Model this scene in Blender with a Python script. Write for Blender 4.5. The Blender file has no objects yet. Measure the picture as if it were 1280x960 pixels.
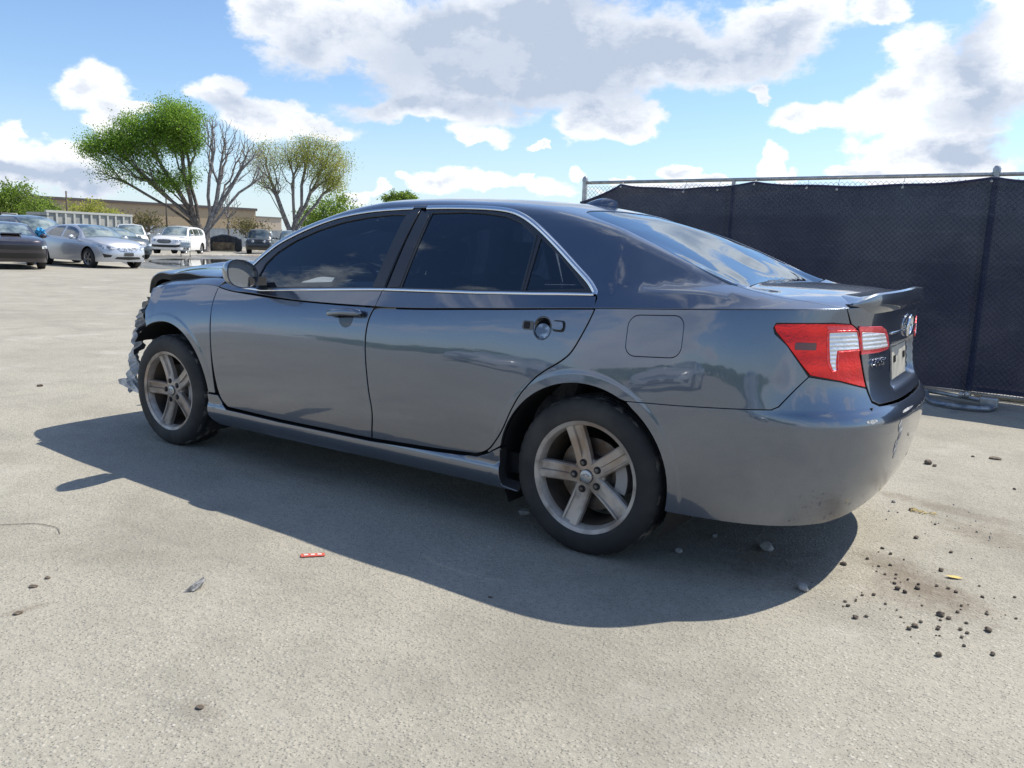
import bpy, bmesh, math, random
import numpy as np
from mathutils import Vector, Matrix
from mathutils.geometry import delaunay_2d_cdt
R=math.radians
scene=bpy.context.scene
COL=scene.collection
# ------------------------------------------------------------------ camera
CAMP=(-1.49731,3.71342,1.23255)
RV,UV_,FV=(-0.831727,-0.554008,0.036132),(0.121692,-0.118424,0.985478),(0.541684,-0.824046,-0.165915)
cd=bpy.data.cameras.new('camera'); cam=bpy.data.objects.new('camera',cd); COL.objects.link(cam); scene.camera=cam
cd.sensor_fit='HORIZONTAL'; cd.sensor_width=36.0; cd.lens=28.6971; cd.clip_start=.05; cd.clip_end=3000
cam.matrix_world=Matrix(((RV[0],UV_[0],-FV[0],CAMP[0]),(RV[1],UV_[1],-FV[1],CAMP[1]),(RV[2],UV_[2],-FV[2],CAMP[2]),(0,0,0,1)))
# ------------------------------------------------------------------ light
SUNV=Vector((-.38,-.62,1.0)).normalized()       # towards the sun
sl=bpy.data.lights.new('sun','SUN'); sl.energy=4.9; sl.angle=R(.5); sl.color=(1.0,.93,.80)
so=bpy.data.objects.new('sun',sl); COL.objects.link(so); so.rotation_euler=SUNV.to_track_quat('Z','Y').to_euler()
scene.view_settings.view_transform='Standard'; scene.view_settings.look='None'
scene.view_settings.gamma=1; scene.view_settings.use_curve_mapping=False
scene.view_settings.exposure=0.34
# ------------------------------------------------------------------ node helpers
class NT:
    def __init__(s,tree): s.t=tree; s.n=tree.nodes; s.l=tree.links
    def new(s,k,**kw):
        n=s.n.new(k)
        for a,b in kw.items(): setattr(n,a,b)
        return n
    def put(s,sock,v):
        if isinstance(v,bpy.types.NodeSocket): s.l.new(v,sock)
        else:
            try: sock.default_value=v
            except Exception: sock.default_value=(v,v,v) if not isinstance(v,(tuple,list)) else tuple(v)+(1,)
    def m(s,op,a,b=0.0,c=0.0,clamp=False):
        n=s.new('ShaderNodeMath',operation=op); n.use_clamp=clamp
        s.put(n.inputs[0],a); s.put(n.inputs[1],b)
        if len(n.inputs)>2: s.put(n.inputs[2],c)
        return n.outputs[0]
    def ss(s,x,a,b,lo=0.0,hi=1.0):
        n=s.new('ShaderNodeMapRange',interpolation_type='SMOOTHSTEP')
        s.put(n.inputs['Value'],x); s.put(n.inputs['From Min'],a); s.put(n.inputs['From Max'],b); s.put(n.inputs['To Min'],lo); s.put(n.inputs['To Max'],hi)
        return n.outputs['Result']
    def mix(s,f,a,b,kind='MIX'):
        n=s.new('ShaderNodeMix',data_type='RGBA',blend_type=kind)
        s.put(n.inputs[0],f); s.put(n.inputs[6],a if not isinstance(a,tuple) or len(a)==4 else a+(1,)); s.put(n.inputs[7],b if not isinstance(b,tuple) or len(b)==4 else b+(1,))
        return n.outputs[2]
    def noise(s,vec,scale,detail=4,rough=.55,dist=0.0):
        n=s.new('ShaderNodeTexNoise'); s.put(n.inputs['Scale'],scale); s.put(n.inputs['Detail'],detail); s.put(n.inputs['Roughness'],rough); s.put(n.inputs['Distortion'],dist)
        if vec is not None: s.l.new(vec,n.inputs['Vector'])
        return n.outputs['Fac']
    def vor(s,vec,scale,feature='F1',out='Distance',rand=1.0):
        n=s.new('ShaderNodeTexVoronoi',feature=feature); s.put(n.inputs['Scale'],scale)
        if 'Randomness' in n.inputs: s.put(n.inputs['Randomness'],rand)
        if vec is not None: s.l.new(vec,n.inputs['Vector'])
        return n.outputs[out]
    def vmul(s,vec,v):
        n=s.new('ShaderNodeVectorMath',operation='MULTIPLY'); s.l.new(vec,n.inputs[0]); n.inputs[1].default_value=v
        return n.outputs[0]
    def vadd(s,vec,v):
        n=s.new('ShaderNodeVectorMath',operation='ADD'); s.l.new(vec,n.inputs[0])
        if isinstance(v,tuple): n.inputs[1].default_value=v
        else: s.l.new(v,n.inputs[1])
        return n.outputs[0]
# ------------------------------------------------------------------ world: sky and cumulus
world=bpy.data.worlds.new('World'); scene.world=world; world.use_nodes=True
W=NT(world.node_tree); W.n.clear()
sky=W.new('ShaderNodeTexSky',sky_type='NISHITA'); sky.sun_disc=False
sky.sun_elevation=math.asin(SUNV.z); sky.sun_rotation=math.atan2(SUNV.x,SUNV.y)
sky.air_density=1.0; sky.dust_density=.6; sky.ozone_density=1.6
geo=W.new('ShaderNodeTexCoord').outputs['Generated']
sep=W.new('ShaderNodeSeparateXYZ'); W.l.new(geo,sep.inputs[0])
el=W.m('ARCSINE',sep.outputs[2]); 
AZ0=-0.98927     # azimuth measured to the right of this heading
ca,sa=math.cos(AZ0),math.sin(AZ0)
fx=W.m('ADD',W.m('MULTIPLY',sep.outputs[0],ca),W.m('MULTIPLY',sep.outputs[1],sa))
rx=W.m('SUBTRACT',W.m('MULTIPLY',sep.outputs[0],sa),W.m('MULTIPLY',sep.outputs[1],ca))
az=W.m('ARCTAN2',rx,fx)
# wobble of the cloud outlines
pv=W.vmul(geo,(1,1,1.7))
n1=W.noise(pv,5.5,10,.66); n1b=W.noise(W.vadd(pv,(3.1,1.7,9.2)),2.1,3,.5)
n2=W.noise(W.vadd(pv,(-.012,-.02,.05)),5.5,8,.66)
CLOUDS=[(-0.160,0.065,0.015,0.007),(-0.132,0.076,0.013,0.007),(-0.009,0.081,0.015,0.013),(0.049,0.066,0.029,0.009),(0.309,0.088,0.012,0.007),(0.411,0.107,0.014,0.012),(0.392,0.089,0.032,0.007),(-0.539,0.100,0.014,0.014),(-0.415,0.128,0.011,0.008),(0.018,0.118,0.017,0.004),(0.124,0.085,0.011,0.005),(0.225,0.087,0.020,0.004),(-0.464,0.146,0.040,0.027),(-0.447,0.117,0.025,0.023),(-0.557,0.084,0.031,0.027),(-0.508,0.073,0.045,0.027),(-0.491,0.055,0.058,0.015),(-0.555,0.056,0.065,0.017),(-0.333,0.152,0.038,0.026),(-0.295,0.130,0.053,0.022),(-0.233,0.127,0.050,0.014),(-0.207,0.225,0.095,0.050),(-0.281,0.238,0.035,0.031),(-0.088,0.212,0.139,0.057),(0.041,0.225,0.164,0.061),(0.179,0.226,0.131,0.048),(0.274,0.241,0.071,0.043),(0.306,0.255,0.049,0.023),(-0.105,0.151,0.113,0.017),(-0.049,0.128,0.036,0.012),(0.096,0.165,0.044,0.026),(0.078,0.141,0.037,0.018),(0.129,0.150,0.037,0.019),(-0.099,0.072,0.038,0.018),(-0.047,0.072,0.043,0.017),(0.020,0.070,0.043,0.017),(0.073,0.090,0.015,0.011),(0.183,0.095,0.022,0.010),(0.292,0.105,0.017,0.015),(0.258,0.169,0.012,0.008),(0.337,0.150,0.051,0.018),(0.405,0.164,0.035,0.032),(0.430,0.210,0.041,0.046),(0.425,0.119,0.046,0.029),(0.487,0.169,0.053,0.083),(0.517,0.212,0.060,0.079),(0.487,0.106,0.064,0.020),(-0.188,0.059,0.020,0.011),(0.375,0.259,0.024,0.019),(0.189,0.074,0.133,0.006)]
GREY=[(-0.014,0.207,0.247,0.050),(0.134,0.222,0.167,0.045),(-0.207,0.175,0.110,0.038),(-0.089,0.253,0.055,0.020),(0.039,0.266,0.109,0.020),(-0.242,0.210,0.031,0.024),(0.500,0.153,0.042,0.028),(0.471,0.215,0.025,0.030),(-0.513,0.053,0.084,0.013),(0.500,0.118,0.049,0.009),(-0.321,0.136,0.034,0.015),(-0.087,0.162,0.150,0.014)]
wn=W.new('ShaderNodeTexNoise'); W.l.new(pv,wn.inputs['Vector']); wn.inputs['Scale'].default_value=9; wn.inputs['Detail'].default_value=7; wn.inputs['Roughness'].default_value=.6
wsx=W.new('ShaderNodeSeparateColor'); W.l.new(wn.outputs['Color'],wsx.inputs[0])
az=W.m('ADD',az,W.m('MULTIPLY',W.m('SUBTRACT',wsx.outputs[0],.5),.11)); elw=W.m('ADD',el,W.m('MULTIPLY',W.m('SUBTRACT',wsx.outputs[1],.5),.085))
def blobs(L,azs,els):
    cur=None
    for a,e,w,h in L:
        dx=W.m('MULTIPLY',W.m('SUBTRACT',azs,a),1/w); dy=W.m('MULTIPLY',W.m('SUBTRACT',els,e),1/h)
        r=W.m('SUBTRACT',1.0,W.m('SQRT',W.m('ADD',W.m('MULTIPLY',dx,dx),W.m('MULTIPLY',dy,dy))))
        if cur is None: cur=r
        else:
            n=W.new('ShaderNodeMath',operation='SMOOTH_MAX'); W.put(n.inputs[0],cur); W.put(n.inputs[1],r); n.inputs[2].default_value=.25; cur=n.outputs[0]
    return cur
B=blobs(CLOUDS,az,elw)
Bc=W.m('MAXIMUM',B,-1.2)
inview=W.ss(W.m('ABSOLUTE',az),.62,.85)       # generic clouds take over away from the photographed part
gen=W.m('SUBTRACT',W.m('MULTIPLY',n1b,5.0),W.m('ADD',2.80,W.m('MULTIPLY',W.m('MAXIMUM',el,0.0),.3)))
hi=W.ss(el,.42,.6)
gmix=W.m('MAXIMUM',inview,hi)
D0=W.m('ADD',W.m('MULTIPLY',Bc,W.m('SUBTRACT',1.0,gmix)),W.m('MULTIPLY',gen,gmix))
D=W.m('ADD',D0,W.m('MULTIPLY',W.m('SUBTRACT',n1,.5),2.4))
mask=W.ss(D,-.13,.30)
G=blobs(GREY,az,elw)
G=W.m('ADD',W.m('MULTIPLY',W.m('MAXIMUM',G,-1.0),W.m('SUBTRACT',1.0,gmix)),W.m('MULTIPLY',W.m('SUBTRACT',gen,.35),gmix))
grey=W.ss(W.m('ADD',G,W.m('MULTIPLY',W.m('SUBTRACT',n2,.5),2.6)),-.95,.95)
relief=W.ss(W.m('SUBTRACT',n1,n2),-.10,.12)
core=W.ss(D,.1,1.0)
sh=W.m('ADD',W.m('MULTIPLY',grey,.85),W.m('MULTIPLY',W.m('MULTIPLY',relief,core),.62),clamp=True)
ccol=W.mix(sh,(.93,.94,.96),(.42,.49,.61))
lowhaze=W.ss(el,-.02,.18,.55,0.0)
skyc=W.mix(1.0,sky.outputs[0],(.110,.124,.140),'MULTIPLY')
skyc=W.mix(lowhaze,skyc,(.62,.74,.86))
fin=W.mix(mask,skyc,ccol)
bg=W.new('ShaderNodeBackground'); W.l.new(fin,bg.inputs[0]); bg.inputs[1].default_value=1.0
wo=W.new('ShaderNodeOutputWorld'); W.l.new(bg.outputs[0],wo.inputs[0])

from types import SimpleNamespace
def pch(xs,ys):
    xs=np.array(xs,float);ys=np.array(ys,float)
    if xs[0]>xs[-1]: xs=xs[::-1];ys=ys[::-1]
    h=np.diff(xs);dl=np.diff(ys)/h
    m=np.zeros_like(xs);m[0]=dl[0];m[-1]=dl[-1]
    a=dl[:-1];b=dl[1:];w1=2*h[1:]+h[:-1];w2=h[1:]+2*h[:-1]
    ok=a*b>0
    m[1:-1]=np.where(ok,(w1+w2)/(w1/np.where(ok,a,1)+w2/np.where(ok,b,1)),0)
    def g(x):
        x=np.asarray(x,float);xc=np.clip(x,xs[0],xs[-1])
        i=np.clip(np.searchsorted(xs,xc)-1,0,len(xs)-2)
        t=(xc-xs[i])/h[i];t2=t*t;t3=t2*t
        return (2*t3-3*t2+1)*ys[i]+(t3-2*t2+t)*h[i]*m[i]+(-2*t3+3*t2)*ys[i+1]+(t3-t2)*h[i]*m[i+1]+(x-xc)*np.where(x<xc,m[0],m[-1])
    return g
def smax(a,b,k): return .5*(a+b+np.sqrt((a-b)**2+k*k))
def smin(a,b,k): return .5*(a+b-np.sqrt((a-b)**2+k*k))
def nrm(fn,a,b,e=1e-3):
    p=(fn(a+e,b)-fn(a-e,b));q=(fn(a,b+e)-fn(a,b-e))
    n=np.cross(p,q);n/=np.linalg.norm(n,axis=-1,keepdims=True)+1e-12
    return n
def make_surf(T):
    XC,XF=T.get('XC',-.30),T.get('XF',2.90)
    yM=T.get('yM') or pch([-.3,.3,1.4,2.4,2.9],[.906,.910,.912,.906,.892])
    yK=T.get('yK') or pch([-.3,1.2,1.7,2.2,2.45,2.9],[.872,.874,.868,.845,.82,.795])
    zKs=T.get('zKs') or pch([-.65,-.39,0,.54,1.09,1.6,2.2,2.45,2.9],[1.046,1.03,1.006,.966,.932,.925,.94,.962,.935])
    pK=T.get('pK') or pch([-.3,1.2,2.2,2.9],[2.4,2.6,2.8,2.6])
    def sside(x,z):
        "half width of the side at x (XC..XF), height z"
        ZW=T.get('ZW',.60);zk=zKs(x);m=yM(x);k=yK(x)
        up=np.clip((z-ZW)/(zk-ZW),0,1.2)
        dn=np.clip((ZW-z)/.32,0,3)
        y=m-(m-k)*up**pK(x)-.022*dn**2.0
        return y
    WR=.0;ZW=.325
    def flare(x,z):
        o=0
        for xw,r0 in ARCH:
            r=np.sqrt((x-xw)**2+(z-AZ)**2)
            t=np.clip((r0+.054-r)/.020,0,1);t=t*t*(3-2*t)
            bl=np.clip((r0+.30-r)/.30,0,1)
            o=o+.0018*t+.008*bl**2*(z>.2)
        return o*FL
    xR=T.get('xR') or pch([.20,.30,.42,.55,.635,.665,.70,.80,.95,1.08],[-.93,-.985,-1.028,-1.052,-1.061,-1.053,-1.028,-.995,-.985,-.995])
    xFr=T.get('xFr') or pch([.15,.3,.5,.7,.85,1.0],[3.66,3.72,3.75,3.70,3.60,3.45])
    NR,NF=T.get('NR',3.1),T.get('NF',2.5)
    ARCH=T.get('ARCH',((.015,.383),(2.776,.405)));AZ=T.get('AZ',.328);FL=T.get('FL',1.0)
    LR=T.get('LR',.75);LF=T.get('LF',.85)
    def wall(u,z):
        """u: -x on the side; rear wrap beyond u>-XC (0.30); front wrap for u<-XF"""
        u=np.asarray(u,float);z=np.asarray(z,float)
        xs=np.clip(-u,XC,XF)
        b=sside(xs,z)
        ar=np.clip((u+XC)/LR,0,math.pi/2)          # rear angle
        sa,ca=np.sin(ar),np.cos(ar);q=(np.abs(sa)**NR+np.abs(ca)**NR)**(1/NR)
        X=sa/q;Y=ca/q
        ax=XC-xR(z)
        x=xs-X*ax*(1+.020*(1-Y*Y)*np.clip(ar/.6,0,1)**2);y=b*Y
        af=np.clip((-u-XF)/LF,0,math.pi/2)
        sf,cf=np.sin(af),np.cos(af);q2=(np.abs(sf)**NF+np.abs(cf)**NF)**(1/NF)
        x=x+sf/q2*(xFr(z)-XF);y=y*cf/q2
        y=y+flare(x,z)*np.clip(Y*1.0,0,1)
        return np.stack([x,y,z+0*x],-1)
    UR=-XC+LR*math.pi/2   # rear centre u
    UF=-(XF+LF*math.pi/2) # front centre u
    zKr=T.get('zKr') or pch([.65,.85,1.2,UR],[1.046,1.056,1.075,1.085])
    zKf=T.get('zKf') or pch([-UF,3.9,3.5,3.2,2.9],[.74,.76,.82,.885,.935])
    def zK(u):
        u=np.asarray(u,float)
        return np.where(u>T.get('uq',.65),zKr(u),np.where(u<-XF,zKf(-u),zKs(-u)))
    def crease(u): return wall(u,zK(u))
    # ---------- top height field ----------
    zc=T.get('zc') or pch([-.75,-.6,-.5,-.4,-.2,0,.2,.45,.75,1.1,1.4,1.66,1.925,2.19,2.39,2.55,2.75],
           [1.00,1.058,1.102,1.147,1.24,1.328,1.400,1.450,1.470,1.477,1.471,1.442,1.382,1.285,1.150,1.015,.84])
    zD=T.get('zD') or pch([-1.05,-.75,-.5,0,1.4,2.2,2.5,2.8,3.1,3.4,3.7],[1.098,1.117,1.122,1.115,1.1,1.06,1.05,1.02,.975,.90,.76])
    zS=T.get('zS') or pch([-1,0,1,2.07,2.5],[1.08,1.062,1.020,.963,.94])
    yB=T.get('yB') or pch([-1.1,-.8,-.5,-.25,0,1.6,2.1,2.5],[.55,.63,.70,.775,.832,.838,.83,.78])
    kk=T.get('kk') or pch([-1,-.7,-.4,-.15,.05,2,2.6],[.02,.05,.09,.07,.012,.012,.05])
    def edge_s(x,y):
        "distance inward from the crease and crease height there"
        y=np.abs(y)
        zk=1.05
        b=yK(np.clip(x,XC,XF))
        # rear superellipse in crease plane
        a=1.0+XC-0.0
        X=np.clip((XC-x)/(-T.get('xKR',-.993)+XC),0,3)
        rho=(X**NR+(y/b)**NR)**(1/NR)
        ang=np.arctan2(X,y/b+1e-9)
        u=-XC+LR*ang
        Xf=np.clip((x-XF)/(T.get('xKF',3.56)-XF),0,3)
        rho2=(Xf**NF+(y/b)**NF)**(1/NF)
        uf=-(XF+LF*np.arctan2(Xf,y/b+1e-9))
        rear=x<XC;fr=x>XF
        s=np.where(rear,(1-rho)*np.where(rear,b*.8,b),np.where(fr,(1-rho2)*b,b-y))
        # keep the side metric continuous
        s=np.where(rear,(1-rho)*b,s)
        uu=np.where(rear,u,np.where(fr,uf,-x))
        return s,zK(uu)
    def green(x,y):
        y=np.abs(y);SL=T.get('slope',1.82)
        xf=x+.17*(y/.75)**2*np.clip((x-1.0)/.8,0,1)
        xf=xf-.16*(y/.6)**2*0*np.clip((.6-x)/.8,0,1)
        xb=np.where(x<.6,x+(-.10)*(y/.6)**2*np.clip((.6-x)/.6,0,1)*-1,xf)
        top=zc(xb)-T.get('crown',.045)*(y/.6)**2.4
        d=yB(x)-y
        bk=yK(np.clip(x,XC,XF));k0=zKs(np.clip(x,T.get('xq',-.65),XF))
        side=zS(x)+np.where(d>0,SL*d-T.get('tum',1.1)*d*d,d*np.clip((zS(x)-k0)/np.maximum(bk-yB(x),.03),.3,3))
        return smin(top,side,T.get('kroof',.030))
    def deck(x,y):
        s,zk=edge_s(x,y)
        D=zD(x)+.004-.036*(np.abs(y)/.75)**2-zk
        w=np.clip(D,.03,.2)
        sp=np.clip(s,-.05,2)
        fr=np.clip((x-1.6)/.8,0,1)
        return zk+D*(1-np.exp(-sp/(.075)))
    def top(x,y):
        s,_=edge_s(x,y)
        k=kk(x)*np.clip(s/.06,0,1)+1e-4
        k=k*(1-.92*np.clip((.70-np.abs(y))/.16,0,1)*np.clip((.3-np.asarray(x))/.2,0,1))
        return smax(green(x,y),deck(x,y),k)
    def topP(x,y):
        x=np.asarray(x,float);y=np.asarray(y,float)
        return np.stack([x,y,top(x,y)],-1)

    return SimpleNamespace(**locals())
S0=make_surf({})

# ------------------------------------------------------------------ mesh helpers
def tag(o,label=None,cat=None,group=None,kind=None):
    if label: o['label']=label
    if cat: o['category']=cat
    if group: o['group']=group
    if kind: o['kind']=kind
    return o
def empty(name,loc=(0,0,0),rz=0):
    o=bpy.data.objects.new(name,None); COL.objects.link(o); o.location=loc; o.rotation_euler=(0,0,rz); o.empty_display_size=.3
    return o
def copy_tree(o,parent=None):
    c=o.copy(); COL.objects.link(c); c.parent=parent
    for ch in list(o.children): copy_tree(ch,c)
    return c
class MB:
    "collects geometry for ONE mesh object"
    def __init__(s): s.v=[];s.f=[];s.n=[];s.mi=[];s.sm=[]
    def add(s,V,Fc,N=None,mi=0,smooth=True):
        b=len(s.v)
        s.v.extend([tuple(map(float,p)) for p in V])
        s.n.extend([None]*len(V) if N is None else [tuple(map(float,p)) for p in N])
        for f in Fc: s.f.append(tuple(b+i for i in f)); s.mi.append(mi); s.sm.append(smooth)
    def box(s,c,d,rot=None,mi=0,bev=0):
        bm=bmesh.new(); bmesh.ops.create_cube(bm,size=1)
        for v in bm.verts: v.co=Vector((v.co.x*d[0],v.co.y*d[1],v.co.z*d[2]))
        if bev: bmesh.ops.bevel(bm,geom=bm.edges[:],offset=bev,segments=2,affect='EDGES',profile=.6)
        M=Matrix.Translation(c)@(rot.to_4x4() if rot is not None else Matrix())
        s.bm(bm,M,mi,False)
    def bm(s,bm,M=None,mi=0,smooth=True):
        bm.verts.ensure_lookup_table()
        for i,v in enumerate(bm.verts): v.index=i
        M=M or Matrix()
        s.add([M@v.co for v in bm.verts],[[v.index for v in f.verts] for f in bm.faces],None,mi,smooth); bm.free()
    def tube(s,pts,r,seg=8,mi=0,cap=True,smooth=True):
        pts=[Vector(p) for p in pts]; n=len(pts)
        rr=r if isinstance(r,(list,tuple)) else [r]*n
        t0=(pts[1]-pts[0]).normalized(); up=Vector((0,0,1)) if abs(t0.z)<.9 else Vector((1,0,0))
        a=t0.cross(up).normalized(); V=[];Fc=[]
        for i,p in enumerate(pts):
            t=(pts[min(i+1,n-1)]-pts[max(i-1,0)])
            t=t.normalized() if t.length>1e-9 else t0
            a=(a-t*a.dot(t)); a=a.normalized() if a.length>1e-6 else t.orthogonal().normalized()
            b=t.cross(a)
            for k in range(seg):
                w=2*math.pi*k/seg; V.append(p+(a*math.cos(w)+b*math.sin(w))*rr[i])
        for i in range(n-1):
            for k in range(seg):
                k2=(k+1)%seg; Fc.append((i*seg+k,i*seg+k2,(i+1)*seg+k2,(i+1)*seg+k))
        if cap: Fc.append(tuple(range(seg))[::-1]); Fc.append(tuple((n-1)*seg+k for k in range(seg)))
        s.add(V,Fc,None,mi,smooth)
    def lathe(s,prof,M=None,seg=48,mi=0,closed=False,fn=None):
        "profile of (radius, offset along +Y axis); axis is Y"
        M=M or Matrix(); V=[];Fc=[];n=len(prof)
        for k in range(seg):
            w=2*math.pi*k/seg
            for j,(r,y) in enumerate(prof):
                if fn: r=fn(r,j,k)
                V.append(M@Vector((r*math.cos(w),y,r*math.sin(w))))
        m=n if closed else n-1
        for k in range(seg):
            k2=(k+1)%seg
            for j in range(m):
                j2=(j+1)%n; Fc.append((k*n+j,k*n+j2,k2*n+j2,k2*n+j))
        s.add(V,Fc,None,mi,True)
    def prism(s,poly,h0,h1,M=None,mi=0,smooth=False):
        "polygon in XZ extruded along Y from h0 to h1"
        M=M or Matrix(); n=len(poly)
        V=[M@Vector((a,h0,b)) for a,b in poly]+[M@Vector((a,h1,b)) for a,b in poly]
        Fc=[tuple(range(n)),tuple(range(2*n-1,n-1,-1))]+[(i,i+n,(i+1)%n+n,(i+1)%n) for i in range(n)]
        s.add(V,Fc,None,mi,smooth)
    def mirrored(s):
        "adds the y-mirrored copy of everything collected so far"
        b=len(s.v)
        s.v+= [(x,-y,z) for x,y,z in s.v]; s.n+=[None if n is None else (n[0],-n[1],n[2]) for n in s.n]
        for i in range(len(s.f)):
            s.f.append(tuple(b+j for j in s.f[i][::-1])); s.mi.append(s.mi[i]); s.sm.append(s.sm[i])
        return s
    def flipped(s):
        o=MB(); o.v=[(x,-y,z) for x,y,z in s.v]; o.n=[None if n is None else (n[0],-n[1],n[2]) for n in s.n]
        o.f=[f[::-1] for f in s.f]; o.mi=list(s.mi); o.sm=list(s.sm); return o
    def xf(s,M):
        R3=M.to_3x3().inverted().transposed()
        s.v=[tuple(M@Vector(p)) for p in s.v]; s.n=[None if n is None else tuple((R3@Vector(n)).normalized()) for n in s.n]; return s
    def build(s,name,mats,parent=None,recalc=False,auto=None):
        me=bpy.data.meshes.new(name); me.from_pydata(s.v,[],s.f)
        if not isinstance(mats,(list,tuple)): mats=[mats]
        for m in mats: me.materials.append(m)
        me.polygons.foreach_set('material_index',s.mi); me.polygons.foreach_set('use_smooth',s.sm)
        if recalc:
            bm=bmesh.new(); bm.from_mesh(me); bmesh.ops.recalc_face_normals(bm,faces=bm.faces); bm.to_mesh(me); bm.free()
        me.update()
        if any(n is not None for n in s.n):
            vn=[tuple(v.normal) for v in me.vertices]
            me.normals_split_custom_set_from_vertices([n if n is not None else vn[i] for i,n in enumerate(s.n)])
        elif auto:
            me.set_sharp_from_angle(angle=R(auto))
        o=bpy.data.objects.new(name,me); COL.objects.link(o)
        if parent: o.parent=parent
        return o
def pip(px,py,poly):
    "points in polygon, vectorised"
    ins=np.zeros(len(px),bool); n=len(poly)
    for i in range(n):
        x1,y1=poly[i];x2,y2=poly[(i+1)%n]
        if y1==y2: continue
        c=((y1>py)!=(y2>py))&(px<(x2-x1)*(py-y1)/(y2-y1)+x1)
        ins^=c
    return ins
def dist_poly(px,py,poly):
    d=np.full(len(px),1e9)
    for i in range(len(poly)):
        a=np.array(poly[i]);b=np.array(poly[(i+1)%len(poly)]);e=b-a;L=e@e
        if L<1e-14: continue
        t=np.clip(((px-a[0])*e[0]+(py-a[1])*e[1])/L,0,1)
        d=np.minimum(d,np.hypot(px-a[0]-t*e[0],py-a[1]-t*e[1]))
    return d
def resamp(poly,h,closed=True):
    o=[];n=len(poly)
    for i in range(n if closed else n-1):
        a=np.array(poly[i],float);b=np.array(poly[(i+1)%n],float);L=np.hypot(*(b-a));k=max(1,int(round(L/h)))
        for j in range(k): o.append(tuple(a+(b-a)*j/k))
    if not closed: o.append(tuple(map(float,poly[-1])))
    return o
def area(poly):
    return .5*sum(poly[i][0]*poly[(i+1)%len(poly)][1]-poly[(i+1)%len(poly)][0]*poly[i][1] for i in range(len(poly)))
def inset(poly,d,keep=None):
    "poly CCW moved inwards by d; points where keep(p) stay"
    n=len(poly);o=[]
    for i in range(n):
        p0=np.array(poly[i-1]);p=np.array(poly[i]);p1=np.array(poly[(i+1)%n])
        e0=p-p0;e1=p1-p;e0/=np.hypot(*e0)+1e-12;e1/=np.hypot(*e1)+1e-12
        n0=np.array([-e0[1],e0[0]]);n1=np.array([-e1[1],e1[0]]);b=n0+n1;L=b@b
        q=p+(b*(2*d/L) if L>.4 else n0*d)
        if keep and keep(poly[i]): q=p+ (q-p)*np.array(keep(poly[i]) if isinstance(keep(poly[i]),tuple) else (0,0))
        o.append(tuple(q))
    return o
def smooth_poly(pts,closed=False,n=6):
    "Catmull-Rom through the points"
    P=[np.array(p,float) for p in pts];m=len(P);o=[]
    for i in range(m if closed else m-1):
        p0=P[(i-1)%m] if closed or i>0 else P[0]; p1=P[i]; p2=P[(i+1)%m]; p3=P[(i+2)%m] if closed or i+2<m else P[-1]
        for j in range(n):
            t=j/n; o.append(tuple(.5*((2*p1)+(p2-p0)*t+(2*p0-5*p1+4*p2-p3)*t*t+(3*p1-p0-3*p2+p3)*t**3)))
    if not closed: o.append(tuple(P[-1]))
    return o
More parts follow.
